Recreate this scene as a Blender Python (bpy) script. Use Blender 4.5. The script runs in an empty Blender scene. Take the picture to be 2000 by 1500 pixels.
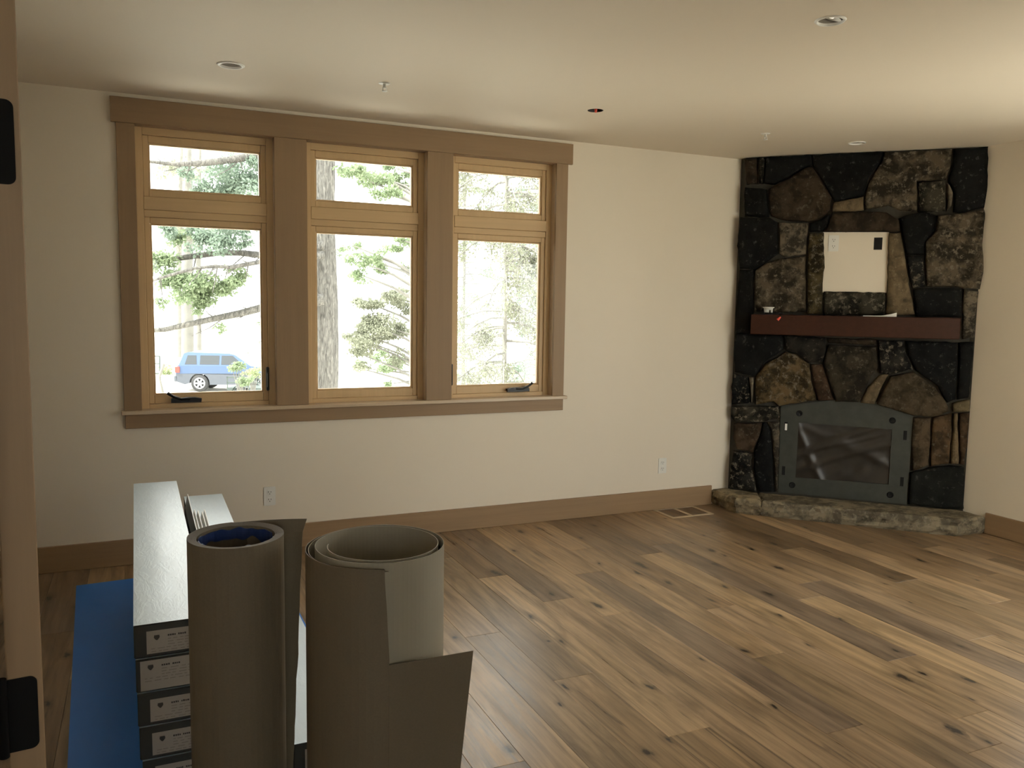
import bpy, bmesh, math, random
import numpy as np
from mathutils import Vector, Matrix
from mathutils.geometry import delaunay_2d_cdt
from mathutils import noise as mnoise

rnd = random.Random(7)
SC = bpy.context.scene
COL = SC.collection

# ------------------------------------------------------------------ camera
F_PX = 1612.0
CAMZ = 1.583
RIGHT = Vector((0.91247486, -0.40884767, 0.01527125))
UP = Vector((0.02549615, 0.09407691, 0.9952384))
FWD = Vector((0.40833757, 0.90774067, -0.09626685))
cd = bpy.data.cameras.new('camera')
cd.sensor_fit = 'HORIZONTAL'; cd.sensor_width = 36.0
cd.lens = F_PX / 2000 * 36.0
cd.clip_start = 0.05; cd.clip_end = 400
cam = bpy.data.objects.new('camera', cd); COL.objects.link(cam)
cam.matrix_world = Matrix(((RIGHT.x, UP.x, -FWD.x, 0), (RIGHT.y, UP.y, -FWD.y, 0),
                           (RIGHT.z, UP.z, -FWD.z, CAMZ), (0, 0, 0, 1)))
SC.camera = cam

# ------------------------------------------------------------------ world, sun, exposure
w = bpy.data.worlds.new('World'); SC.world = w; w.use_nodes = True
bg = w.node_tree.nodes['Background']
bg.inputs['Color'].default_value = (1.0, 0.985, 0.95, 1)
bg.inputs['Strength'].default_value = 5.0
sd = bpy.data.lights.new('sun', 'SUN'); sd.energy = 11.0; sd.angle = math.radians(1.0)
sd.color = (1.0, 0.96, 0.88)
sun = bpy.data.objects.new('sun', sd); COL.objects.link(sun)
sun.rotation_euler = Vector((0.75, 0.0, -1.0)).to_track_quat('-Z', 'Y').to_euler()
SC.view_settings.view_transform = 'Standard'
SC.view_settings.look = 'None'
SC.view_settings.gamma = 1.0
SC.view_settings.use_curve_mapping = False
SC.view_settings.exposure = 0.44

# ------------------------------------------------------------------ photo pixel -> place
CAM = Vector((0, 0, CAMZ))
def ray(x, y):
    return FWD + RIGHT * ((x - 1000) / F_PX) + UP * ((750 - y) / F_PX)
def at_y(x, y, Y):
    d = ray(x, y); return CAM + d * (Y / d.y)
def at_z(x, y, z):
    d = ray(x, y); return CAM + d * ((z - CAMZ) / d.z)
def at_dist(x, y, r):
    d = ray(x, y); return CAM + d * (r / math.hypot(d.x, d.y))

# ------------------------------------------------------------------ node helpers
def new_mat(name):
    m = bpy.data.materials.new(name); m.use_nodes = True
    nt = m.node_tree; b = nt.nodes['Principled BSDF']
    return m, nt, b
def node(nt, t, **kw):
    n = nt.nodes.new(t)
    for k, v in kw.items():
        if hasattr(n, k): setattr(n, k, v)
        else: n.inputs[k].default_value = v
    return n
def ramp(nt, stops):
    n = nt.nodes.new('ShaderNodeValToRGB'); e = n.color_ramp.elements
    while len(e) < len(stops): e.new(0.5)
    for q, (p, c) in zip(e, stops):
        q.position = p; q.color = (c[0], c[1], c[2], 1) if hasattr(c, '__len__') else (c, c, c, 1)
    return n
def mixc(nt, a, b, fac, mode='MIX'):
    n = nt.nodes.new('ShaderNodeMix'); n.data_type = 'RGBA'; n.blend_type = mode
    for sock, v in ((6, a), (7, b), (0, fac)):
        if hasattr(v, 'links') or hasattr(v, 'node'): nt.links.new(v, n.inputs[sock])
        else: n.inputs[sock].default_value = (v[0], v[1], v[2], 1) if sock else v
    return n.outputs[2]
def bump(nt, b, h, strength=0.2, dist=0.01):
    n = nt.nodes.new('ShaderNodeBump'); n.inputs['Strength'].default_value = strength
    n.inputs['Distance'].default_value = dist
    nt.links.new(h, n.inputs['Height']); nt.links.new(n.outputs['Normal'], b.inputs['Normal'])
def coords(nt, scale=(1, 1, 1), rand=0.0, kind='Object'):
    tc = nt.nodes.new('ShaderNodeTexCoord'); mp = nt.nodes.new('ShaderNodeMapping')
    mp.inputs['Scale'].default_value = scale
    nt.links.new(tc.outputs[kind], mp.inputs['Vector'])
    if rand:
        oi = nt.nodes.new('ShaderNodeObjectInfo'); mm = node(nt, 'ShaderNodeMath', operation='MULTIPLY')
        mm.inputs[1].default_value = rand; nt.links.new(oi.outputs['Random'], mm.inputs[0])
        cb = nt.nodes.new('ShaderNodeCombineXYZ')
        for i in range(3): nt.links.new(mm.outputs[0], cb.inputs[i])
        nt.links.new(cb.outputs[0], mp.inputs['Location'])
    return mp.outputs[0]
def noise(nt, vec, scale=5, detail=4, rough=0.55, dist=0.0):
    n = node(nt, 'ShaderNodeTexNoise', Scale=scale, Detail=detail, Roughness=rough, Distortion=dist)
    nt.links.new(vec, n.inputs['Vector']); return n
def objcolor(nt):
    return nt.nodes.new('ShaderNodeObjectInfo').outputs['Color']

def plain(name, col, rough=0.6, metal=0.0, spec=0.5, var=0.06, vscale=8, bmp=0.0):
    m, nt, b = new_mat(name)
    n = noise(nt, coords(nt), vscale, 3)
    c = mixc(nt, [x * (1 - var) for x in col], [min(1, x * (1 + var)) for x in col], n.outputs['Fac'])
    nt.links.new(c, b.inputs['Base Color'])
    b.inputs['Roughness'].default_value = rough; b.inputs['Metallic'].default_value = metal
    b.inputs['Specular IOR Level'].default_value = spec
    if bmp:
        n2 = noise(nt, coords(nt), vscale * 12, 2); bump(nt, b, n2.outputs['Fac'], bmp, 0.002)
    return m

def wood(name, col, axis, rough=0.5, contrast=0.25, knots=False):
    m, nt, b = new_mat(name)
    sc = [22.0, 22.0, 22.0]; sc[axis] = 0.9
    n = noise(nt, coords(nt, sc, 40), 1.6, 6, 0.6, 0.4)
    sc2 = [5.0, 5.0, 5.0]; sc2[axis] = 0.5
    n2 = noise(nt, coords(nt, sc2, 23), 1.0, 2, 0.5)
    lo = [x * (1 - contrast) for x in col]; hi = [min(1, x * (1 + contrast)) for x in col]
    r = ramp(nt, [(0.3, lo), (0.7, hi)]); nt.links.new(n.outputs['Fac'], r.inputs[0])
    c = mixc(nt, r.outputs[0], [x * 0.82 for x in col], n2.outputs['Fac'])
    if knots:
        sc3 = [7.0, 7.0, 7.0]; sc3[axis] = 3.0
        v = node(nt, 'ShaderNodeTexVoronoi', Scale=0.55); nt.links.new(coords(nt, sc3, 11), v.inputs['Vector'])
        kr = ramp(nt, [(0.03, 1.0), (0.10, 0.0)]); nt.links.new(v.outputs['Distance'], kr.inputs[0])
        c = mixc(nt, c, [x * 0.3 for x in col], kr.outputs[0])
    nt.links.new(c, b.inputs['Base Color']); b.inputs['Roughness'].default_value = rough
    b.inputs['Specular IOR Level'].default_value = 0.35
    bump(nt, b, n.outputs['Fac'], 0.12, 0.002)
    return m

M = {}
M['wall'] = plain('wall_paint', (0.80, 0.715, 0.585), 0.65, var=0.02, vscale=3, bmp=0.05)
M['ceiling'] = plain('ceiling_paint', (0.83, 0.73, 0.59), 0.7, var=0.015, vscale=2, bmp=0.05)
TRIM = (0.345, 0.226, 0.126); PINE = (0.70, 0.49, 0.265)
for i, a in enumerate('xyz'):
    M['trim_' + a] = wood('alder_trim_' + a, TRIM, i, 0.45, 0.12)
    M['pine_' + a] = wood('pine_' + a, PINE, i, 0.4, 0.10)
M['jamb_lit'] = wood('alder_jamb_lit', (0.56, 0.41, 0.26), 2, 0.35, 0.08)  # paler than the trim: window light on the jambs put into the colour
M['stool'] = wood('alder_stool_lit', (0.62, 0.48, 0.33), 0, 0.26, 0.08)  # pale alder: sky light on the sill board put into the colour
M['stool'].node_tree.nodes['Principled BSDF'].inputs['Specular IOR Level'].default_value = 0.6
M['door'] = wood('door_wood_z', (0.42, 0.285, 0.165), 2, 0.5, 0.15, knots=True)
M['mantel'] = wood('mantel_wood', (0.05, 0.017, 0.009), 0, 0.45, 0.25)
M['mantel'].node_tree.nodes['Principled BSDF'].inputs['Specular IOR Level'].default_value = 0.2
M['black'] = plain('black_metal', (0.012, 0.012, 0.013), 0.35, 0.3)
M['hinge_black'] = plain('hinge_black', (0.008, 0.008, 0.008), 0.7, spec=0.15)
M['hole'] = plain('black_void', (0.004, 0.004, 0.004), 0.9)
M['white_plastic'] = plain('white_plastic', (0.80, 0.78, 0.72), 0.35, var=0.01)
M['grey_slot'] = plain('dark_slot', (0.06, 0.055, 0.05), 0.6)
M['red_plastic'] = plain('red_plastic', (0.85, 0.10, 0.06), 0.35)
M['paper'] = plain('white_paper', (0.85, 0.84, 0.80), 0.6, var=0.02)
M['steel'] = plain('galvanised_steel', (0.058, 0.062, 0.053), 0.5, 0.2, spec=0.25, var=0.3, vscale=14)
M['mortar'] = plain('mortar', (0.05, 0.045, 0.034), 0.9, var=0.35, vscale=40, bmp=0.3)
M['carton'] = plain('charcoal_carton', (0.045, 0.047, 0.043), 0.55, var=0.15)
M['label'] = plain('label_paper', (0.44, 0.40, 0.35), 0.55, var=0.05)
M['ink'] = plain('label_ink', (0.06, 0.055, 0.05), 0.7)
M['ink_pale'] = plain('label_ink_pale', (0.27, 0.245, 0.21), 0.7)
M['rubber'] = plain('tyre_rubber', (0.03, 0.03, 0.032), 0.8)
M['alloy'] = plain('wheel_alloy', (0.6, 0.62, 0.65), 0.3, 0.7)
M['car_blue'] = plain('car_paint_blue', (0.045, 0.08, 0.16), 0.35, 0.0)
M['car_trim'] = plain('car_trim_grey', (0.06, 0.068, 0.085), 0.5)
M['car_glass'] = plain('car_glass', (0.03, 0.035, 0.04), 0.15)
M['tail_red'] = plain('tail_light_red', (0.55, 0.05, 0.04), 0.25)
M['trailer'] = plain('trailer_paint', (0.04, 0.055, 0.05), 0.5)
M['ground'] = plain('gravel_ground', (0.62, 0.60, 0.54), 0.9, var=0.15, vscale=0.6)
M['gravel'] = plain('gravel_ground_far', (0.62, 0.60, 0.54), 0.9, var=0.1, vscale=0.5)

M['bright_white'] = plain('bright_white', (0.93, 0.91, 0.86), 0.4, var=0.01)
M['can_grey'] = plain('can_grey', (0.28, 0.25, 0.21), 0.5)
m, nt, b = new_mat('lamp_glow'); M['lamp'] = m
n = noise(nt, coords(nt), 30, 2); c = mixc(nt, (0.9, 0.88, 0.82), (0.95, 0.93, 0.88), n.outputs['Fac']); nt.links.new(c, b.inputs['Base Color'])
b.inputs['Emission Color'].default_value = (1.0, 0.92, 0.78, 1); b.inputs['Emission Strength'].default_value = 0.55
# shrink film over white lid; cool window reflection put into the base colour
m, nt, b = new_mat('white_lid_film'); M['lid'] = m
n = noise(nt, coords(nt, (10, 3, 10), 9), 3.0, 5, 0.65, 1.2)
c = mixc(nt, (0.50, 0.62, 0.70), (0.62, 0.75, 0.82), n.outputs['Fac'])
nt.links.new(c, b.inputs['Base Color']); b.inputs['Roughness'].default_value = 0.45
b.inputs['Coat Weight'].default_value = 0.8; b.inputs['Coat Roughness'].default_value = 0.32
r = ramp(nt, [(0.45, 0.0), (0.75, 1.0)]); nt.links.new(n.outputs['Fac'], r.inputs[0])
bump(nt, b, r.outputs[0], 0.25, 0.004)

# blue foam underlay
m, nt, b = new_mat('blue_foam'); M['blue'] = m
n = noise(nt, coords(nt, (1, 1, 1)), 3, 3)
c = mixc(nt, (0.03, 0.22, 0.80), (0.04, 0.26, 0.88), n.outputs['Fac']); nt.links.new(c, b.inputs['Base Color'])
b.inputs['Roughness'].default_value = 0.5
M['blue_tape'] = plain('blue_liner', (0.025, 0.05, 0.17), 0.35, var=0.5, vscale=30)

# brown building board
m, nt, b = new_mat('kraft_board'); M['kraft'] = m
n = noise(nt, coords(nt, (3, 3, 1)), 2, 3); f = noise(nt, coords(nt, (1, 1, 1)), 220, 2)
c = mixc(nt, (0.20, 0.165, 0.112), (0.25, 0.21, 0.145), n.outputs['Fac'])
c = mixc(nt, c, (0.18, 0.15, 0.105), f.outputs['Fac']); nt.links.new(c, b.inputs['Base Color'])
b.inputs['Roughness'].default_value = 0.6; b.inputs['Specular IOR Level'].default_value = 0.3
m, nt, b = new_mat('kraft_board_grey'); M['kraft_in'] = m
n = noise(nt, coords(nt, (3, 3, 1)), 2, 3)
c = mixc(nt, (0.36, 0.33, 0.25), (0.42, 0.385, 0.30), n.outputs['Fac']); nt.links.new(c, b.inputs['Base Color'])
b.inputs['Roughness'].default_value = 0.6

# oak floor planks: tone from the object colour, grain and knots from the plank's own noise
m, nt, b = new_mat('oak_plank'); M['oak'] = m
oc = objcolor(nt)
g = noise(nt, coords(nt, (26, 1.1, 26), 60), 1.5, 7, 0.62, 0.5)
g2 = noise(nt, coords(nt, (9, 1.3, 9), 31), 1.2, 4, 0.55, 1.0)
gr = ramp(nt, [(0.28, 0.45), (0.5, 0.95), (0.72, 1.25)]); nt.links.new(g.outputs['Fac'], gr.inputs[0])
g3 = ramp(nt, [(0.30, (0.60, 0.57, 0.53)), (0.62, (1.32, 1.3, 1.27))]); nt.links.new(g2.outputs['Fac'], g3.inputs[0])
c = mixc(nt, oc, gr.outputs[0], 0.9, 'MULTIPLY'); c = mixc(nt, c, g3.outputs[0], 0.85, 'MULTIPLY')
v = node(nt, 'ShaderNodeTexVoronoi', Scale=1.0, Randomness=1.0, voronoi_dimensions='2D')
wn = noise(nt, coords(nt, (9, 4, 9), 17), 1.5, 3)
wv = nt.nodes.new('ShaderNodeVectorMath'); wv.operation = 'ADD'
ws = nt.nodes.new('ShaderNodeVectorMath'); ws.operation = 'SCALE'; ws.inputs['Scale'].default_value = 0.28
nt.links.new(wn.outputs['Color'], ws.inputs[0])
nt.links.new(coords(nt, (5.4, 2.2, 1.0), 53), wv.inputs[0]); nt.links.new(ws.outputs[0], wv.inputs[1])
nt.links.new(wv.outputs[0], v.inputs['Vector'])
kr = ramp(nt, [(0.05, 1.0), (0.085, 0.6), (0.13, 0.3), (0.28, 0.0)])
kz = nt.nodes.new('ShaderNodeSeparateColor'); nt.links.new(v.outputs['Color'], kz.inputs[0])
kq = node(nt, 'ShaderNodeMapRange'); kq.inputs['To Min'].default_value = 0.75; kq.inputs['To Max'].default_value = 2.6
nt.links.new(kz.outputs[1], kq.inputs['Value'])
kn = noise(nt, coords(nt, (60, 30, 60), 5), 1.0, 4, 0.7)
ka = node(nt, 'ShaderNodeMath', operation='MULTIPLY'); nt.links.new(v.outputs['Distance'], ka.inputs[0]); nt.links.new(kq.outputs[0], ka.inputs[1])
kb = node(nt, 'ShaderNodeMath', operation='MULTIPLY_ADD'); kb.inputs[1].default_value = 0.16; nt.links.new(kn.outputs['Fac'], kb.inputs[0])
kd = node(nt, 'ShaderNodeMath', operation='SUBTRACT'); kd.inputs[1].default_value = 0.08; nt.links.new(ka.outputs[0], kd.inputs[0])
nt.links.new(kd.outputs[0], kb.inputs[2]); nt.links.new(kb.outputs[0], kr.inputs[0])
ks = nt.nodes.new('ShaderNodeSeparateColor'); nt.links.new(v.outputs['Color'], ks.inputs[0])
kc = node(nt, 'ShaderNodeMath', operation='GREATER_THAN'); kc.inputs[1].default_value = 0.52
nt.links.new(ks.outputs[0], kc.inputs[0])
km = node(nt, 'ShaderNodeMath', operation='MULTIPLY'); nt.links.new(kr.outputs[0], km.inputs[0]); nt.links.new(kc.outputs[0], km.inputs[1])
c = mixc(nt, c, (0.035, 0.024, 0.016), km.outputs[0])
# thin dark mineral streaks
st = noise(nt, coords(nt, (34, 1.6, 30), 77), 0.9, 3, 0.5, 1.4)
sr = ramp(nt, [(0.63, 0.0), (0.74, 0.6)]); nt.links.new(st.outputs['Fac'], sr.inputs[0])
c = mixc(nt, c, (0.06, 0.042, 0.03), sr.outputs[0])
nt.links.new(c, b.inputs['Base Color'])
rr = ramp(nt, [(0.3, 0.27), (0.7, 0.40)]); nt.links.new(g.outputs['Fac'], rr.inputs[0])
nt.links.new(rr.outputs[0], b.inputs['Roughness']); b.inputs['Specular IOR Level'].default_value = 0.45
bump(nt, b, g.outputs['Fac'], 0.10, 0.0015)

# field stone: tone from object colour, blotches and lichen specks
def stone_mat(name, blot, lich, lcol):
    m, nt, b = new_mat(name)
    oc = objcolor(nt)
    n1 = noise(nt, coords(nt, (1, 1, 1), 90), 9, 6, 0.62, 0.3)
    n2 = noise(nt, coords(nt, (1, 1, 1), 41), 26, 5, 0.7)
    r1 = ramp(nt, [(0.42, (0.18, 0.18, 0.18)), (0.58, (1.45, 1.4, 1.3))]); nt.links.new(n1.outputs['Fac'], r1.inputs[0])
    c = mixc(nt, oc, r1.outputs[0], blot, 'MULTIPLY')
    r2 = ramp(nt, [(0.60 - 0.12 * lich, 0.0), (0.68 - 0.10 * lich, 1.0)]); nt.links.new(n2.outputs['Fac'], r2.inputs[0])
    f = node(nt, 'ShaderNodeMath', operation='MULTIPLY'); f.inputs[1].default_value = min(1, 0.35 + lich)
    nt.links.new(r2.outputs[0], f.inputs[0])
    c = mixc(nt, c, lcol, f.outputs[0])
    n3 = noise(nt, coords(nt, (1, 1, 1), 13), 14, 4, 0.7)
    r3 = ramp(nt, [(0.56, 0.0), (0.62, 0.85)]); nt.links.new(n3.outputs['Fac'], r3.inputs[0])
    f3 = node(nt, 'ShaderNodeMath', operation='MULTIPLY'); f3.inputs[1].default_value = blot * 0.9
    nt.links.new(r3.outputs[0], f3.inputs[0])
    c = mixc(nt, c, (0.018, 0.016, 0.013), f3.outputs[0])
    nt.links.new(c, b.inputs['Base Color']); b.inputs['Roughness'].default_value = 0.8
    b.inputs['Specular IOR Level'].default_value = 0.10
    bump(nt, b, n2.outputs['Fac'], 0.5, 0.006)
    return m
M['stone_black'] = stone_mat('stone_black', 0.35, 0.12, (0.10, 0.10, 0.09))
M['stone_mottled'] = stone_mat('stone_mottled', 0.85, 0.55, (0.165, 0.142, 0.105))
M['stone_brown'] = stone_mat('stone_brown', 0.6, 0.25, (0.13, 0.11, 0.08))
M['stone_tan'] = stone_mat('stone_tan', 0.4, 0.25, (0.27, 0.215, 0.135))
M['stone_hearth'] = stone_mat('stone_hearth', 0.55, 0.35, (0.30, 0.26, 0.19))

# crumpled translucent plastic; dark of the firebox behind painted into its colour
m, nt, b = new_mat('plastic_sheet'); M['film'] = m
b.inputs['Roughness'].default_value = 0.38
n = noise(nt, coords(nt), 7, 3); r = ramp(nt, [(0.3, (0.018, 0.015, 0.012)), (0.8, (0.04, 0.034, 0.027))])
nt.links.new(n.outputs['Fac'], r.inputs[0]); nt.links.new(r.outputs[0], b.inputs['Base Color'])

# window glass
m = bpy.data.materials.new('window_glass'); m.use_nodes = True; nt = m.node_tree; M['glass'] = m
nt.nodes.remove(nt.nodes['Principled BSDF'])
tr = node(nt, 'ShaderNodeBsdfTransparent'); tr.inputs['Color'].default_value = (0.96, 0.98, 0.97, 1)
gl = node(nt, 'ShaderNodeBsdfGlossy'); gl.inputs['Roughness'].default_value = 0.02
fr = node(nt, 'ShaderNodeFresnel', IOR=1.35); mx = nt.nodes.new('ShaderNodeMixShader')
nt.links.new(fr.outputs[0], mx.inputs[0]); nt.links.new(tr.outputs[0], mx.inputs[1]); nt.links.new(gl.outputs[0], mx.inputs[2])
nt.links.new(mx.outputs[0], nt.nodes['Material Output'].inputs['Surface'])

# foliage and bark
def leaf_mat(name, a, b_):
    m, nt, b = new_mat(name)
    n = noise(nt, coords(nt), 1.3, 3, 0.6)
    c = mixc(nt, a, b_, n.outputs['Fac'])
    nt.links.new(c, b.inputs['Base Color']); b.inputs['Roughness'].default_value = 0.6
    tl = node(nt, 'ShaderNodeBsdfTranslucent'); nt.links.new(c, tl.inputs['Color'])
    mx = nt.nodes.new('ShaderNodeMixShader'); mx.inputs[0].default_value = 0.45
    nt.links.new(b.outputs[0], mx.inputs[1]); nt.links.new(tl.outputs[0], mx.inputs[2])
    nt.links.new(mx.outputs[0], nt.nodes['Material Output'].inputs['Surface'])
    return m
M['leaf_green'] = leaf_mat('leaf_green', (0.155, 0.215, 0.115), (0.24, 0.29, 0.18))
M['leaf_blue'] = leaf_mat('leaf_bluegreen', (0.15, 0.21, 0.16), (0.21, 0.265, 0.21))
M['leaf_dry'] = leaf_mat('leaf_dry', (0.165, 0.18, 0.125), (0.24, 0.25, 0.19))
M['leaf_yellow'] = leaf_mat('leaf_yellow', (0.20, 0.25, 0.12), (0.28, 0.31, 0.18))
m, nt, b = new_mat('bark'); M['bark'] = m
n = noise(nt, coords(nt, (16, 16, 3.2)), 1.9, 7, 0.7, 0.9)
r = ramp(nt, [(0.35, (0.045, 0.042, 0.038)), (0.5, (0.12, 0.115, 0.105)), (0.68, (0.22, 0.21, 0.19))])
nt.links.new(n.outputs['Fac'], r.inputs[0]); nt.links.new(r.outputs[0], b.inputs['Base Color'])
b.inputs['Roughness'].default_value = 0.9; bump(nt, b, n.outputs['Fac'], 1.0, 0.04)
M['bark_pale'] = plain('bark_pale', (0.15, 0.145, 0.13), 0.9, var=0.3, vscale=3)

# ------------------------------------------------------------------ geometry helpers
class MB:
    def __init__(s): s.v = []; s.f = []; s.smooth = []
    def add(s, vs, fs, smooth=False):
        o = len(s.v); s.v += [tuple(v) for v in vs]
        for f in fs: s.f.append(tuple(i + o for i in f)); s.smooth.append(smooth)
        return s
    def box(s, x0, x1, y0, y1, z0, z1, mat=None):
        vs = [Vector((x, y, z)) for z in (z0, z1) for y in (y0, y1) for x in (x0, x1)]
        if mat: vs = [mat @ v for v in vs]
        return s.add(vs, [(0, 2, 3, 1), (4, 5, 7, 6), (0, 1, 5, 4), (2, 6, 7, 3), (0, 4, 6, 2), (1, 3, 7, 5)])
    def cbox(s, x0, x1, y0, y1, z0, z1, c=0.002, mat=None):
        """box with every edge chamfered"""
        c = min(c, (x1 - x0) / 2.2, (y1 - y0) / 2.2, (z1 - z0) / 2.2)
        bm = bmesh.new()
        bmesh.ops.create_cube(bm, size=1)
        for v in bm.verts: v.co = ((x0 + x1) / 2 + v.co.x * (x1 - x0), (y0 + y1) / 2 + v.co.y * (y1 - y0), (z0 + z1) / 2 + v.co.z * (z1 - z0))
        bmesh.ops.bevel(bm, geom=bm.edges[:], offset=c, segments=1, affect='EDGES', profile=0.5)
        bm.verts.index_update()
        vs = [mat @ v.co if mat else v.co.copy() for v in bm.verts]
        s.add(vs, [tuple(v.index for v in f.verts) for f in bm.faces]); bm.free(); return s
    def tube(s, pts, radii, n=8, caps=True, smooth=True):
        pts = [Vector(p) for p in pts]
        if not hasattr(radii, '__len__'): radii = [radii] * len(pts)
        rings = []; prev = None
        for i, p in enumerate(pts):
            d = (pts[min(i + 1, len(pts) - 1)] - pts[max(i - 1, 0)]).normalized()
            ref = prev if prev is not None else (Vector((0, 0, 1)) if abs(d.z) < 0.9 else Vector((1, 0, 0)))
            a = (ref - d * ref.dot(d)).normalized(); prev = a; bb = d.cross(a)
            rings.append([p + (a * math.cos(t) + bb * math.sin(t)) * radii[i] for t in (2 * math.pi * k / n for k in range(n))])
        vs = [v for r_ in rings for v in r_]; fs = []
        for i in range(len(pts) - 1):
            for k in range(n):
                fs.append((i * n + k, i * n + (k + 1) % n, (i + 1) * n + (k + 1) % n, (i + 1) * n + k))
        s.add(vs, fs, smooth)
        if caps:
            s.add(rings[0], [tuple(range(n))[::-1]]); s.add(rings[-1], [tuple(range(n))])
        return s
    def lathe(s, prof, n=32, mat=None, smooth=True):
        """prof: list of (r,z); around local z"""
        mat = mat or Matrix.Identity(4); vs = []; fs = []
        for r_, z in prof:
            for k in range(n):
                a = 2 * math.pi * k / n; vs.append(mat @ Vector((r_ * math.cos(a), r_ * math.sin(a), z)))
        for i in range(len(prof) - 1):
            for k in range(n):
                fs.append((i * n + k, i * n + (k + 1) % n, (i + 1) * n + (k + 1) % n, (i + 1) * n + k))
        s.add(vs, fs, smooth); return s
    def prism(s, poly, z0, z1, mat=None):
        """poly: list of (x,y), extruded in local z"""
        n = len(poly); mat = mat or Matrix.Identity(4)
        vs = [mat @ Vector((p[0], p[1], z0)) for p in poly] + [mat @ Vector((p[0], p[1], z1)) for p in poly]
        fs = [tuple(range(n))[::-1], tuple(range(n, 2 * n))] + [(i, (i + 1) % n, n + (i + 1) % n, n + i) for i in range(n)]
        return s.add(vs, fs)
    def build(s, name, mat, parent=None, color=None):
        me = bpy.data.meshes.new(name); me.from_pydata([tuple(v) for v in s.v], [], s.f)
        me.polygons.foreach_set('use_smooth', s.smooth)
        if mat: me.materials.append(M[mat] if isinstance(mat, str) else mat)
        me.update()
        o = bpy.data.objects.new(name, me); COL.objects.link(o)
        if parent is not None: attach(o, parent)
        if color: o.color = (color[0], color[1], color[2], 1)
        return o

def attach(o, parent):
    o.parent = parent
    o.matrix_parent_inverse = parent.matrix_basis.inverted() if parent.parent is None else (parent.parent.matrix_basis @ parent.matrix_parent_inverse @ parent.matrix_basis).inverted()
def empty(name, loc=(0, 0, 0)):
    o = bpy.data.objects.new(name, None); o.location = loc; o.empty_display_size = 0.1; COL.objects.link(o); return o
def tag(o, label, cat, group=None, kind=None):
    o['label'] = label; o['category'] = cat
    if group: o['group'] = group
    if kind: o['kind'] = kind
    return o
def box(name, mat, parent, x0, x1, y0, y1, z0, z1, c=0.0, color=None):
    b_ = MB()
    (b_.cbox(x0, x1, y0, y1, z0, z1, c) if c else b_.box(x0, x1, y0, y1, z0, z1))
    return b_.build(name, mat, parent, color)
def rrect(x0, x1, y0, y1, r, n=5, corners=(1, 1, 1, 1)):
    out = []
    for i, (cx, cy, a0) in enumerate(((x1 - r, y1 - r, 0), (x0 + r, y1 - r, 90), (x0 + r, y0 + r, 180), (x1 - r, y0 + r, 270))):
        if corners[i]:
            out += [(cx + r * math.cos(math.radians(a0 + 90 * k / n)), cy + r * math.sin(math.radians(a0 + 90 * k / n))) for k in range(n + 1)]
        else:
            out.append(((x1, y1), (x0, y1), (x0, y0), (x1, y0))[i])
    return out

# ------------------------------------------------------------------ room shell
D = 5.299            # front of the casings and baseboards on the window wall
WY = 5.317           # face of the window wall
XR = 5.493           # face of the right wall
H = 2.743
UNITS = [(-0.005, 0.7675), (0.965, 1.749), (1.931, 2.705)]
Z_ST, Z_HD = 0.922, 2.575

b_ = MB()
b_.box(-1.6, -0.035, WY, 5.48, -2.4, H + 0.2).box(2.735, 5.66, WY, 5.48, -2.4, H + 0.2)
b_.box(-0.035, 2.735, WY, 5.48, -2.4, Z_ST - 0.03).box(-0.035, 2.735, WY, 5.48, Z_HD + 0.03, H + 0.2)
b_.box(0.7975, 0.935, WY, 5.48, Z_ST - 0.03, Z_HD + 0.03).box(1.779, 1.901, WY, 5.48, Z_ST - 0.03, Z_HD + 0.03)
tag(b_.build('wall_back', 'wall'), 'cream painted wall with the three wood-framed windows', 'wall', kind='structure')
RW = (1.62, 3.40, 0.80, 2.56)     # window in the right wall, beyond the picture's edge
b_ = MB()
b_.box(XR, 5.66, 1.13, RW[0], -2.4, H + 0.2).box(XR, 5.66, RW[1], WY, -2.4, H + 0.2)
b_.box(XR, 5.66, RW[0], RW[1], -2.4, RW[2]).box(XR, 5.66, RW[0], RW[1], RW[3], H + 0.2)
tag(b_.build('wall_right', 'wall'), 'cream painted wall beside the stone fireplace', 'wall', kind='structure')
b_ = MB(); b_.box(-1.75, -1.6, -2.2, 5.48, -2.4, H + 0.2)
tag(b_.build('wall_left', 'wall'), 'cream painted wall behind the open door', 'wall', kind='structure')
b_ = MB()
FW = (3.42, 5.25, 0.04, 2.20)     # glazed garden door in the front wall, outside the picture
HW = (-0.9, 0.3, 0.9, 2.2)        # unseen hall window behind us, added to brighten the door edge
b_.box(-1.6, -0.225, 1.13, 1.262, 0, H).box(-0.225, 2.25, 1.13, 1.262, 2.44, H)
b_.box(2.25, FW[0], 1.13, 1.262, 0, H).box(FW[1], XR, 1.13, 1.262, 0, H).box(FW[0], FW[1], 1.13, 1.262, FW[3], H).box(FW[0], FW[1], 1.13, 1.262, 0, FW[2])
b_.box(2.40, 2.55, -2.35, 1.13, 0, H)
b_.box(-1.6, HW[0], -2.35, -2.2, 0, H).box(HW[1], 2.40, -2.35, -2.2, 0, H).box(HW[0], HW[1], -2.35, -2.2, 0, HW[2]).box(HW[0], HW[1], -2.35, -2.2, HW[3], H)
tag(b_.build('wall_front', 'wall'), 'cream wall around the wide doorway and hall', 'wall', kind='structure')

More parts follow.
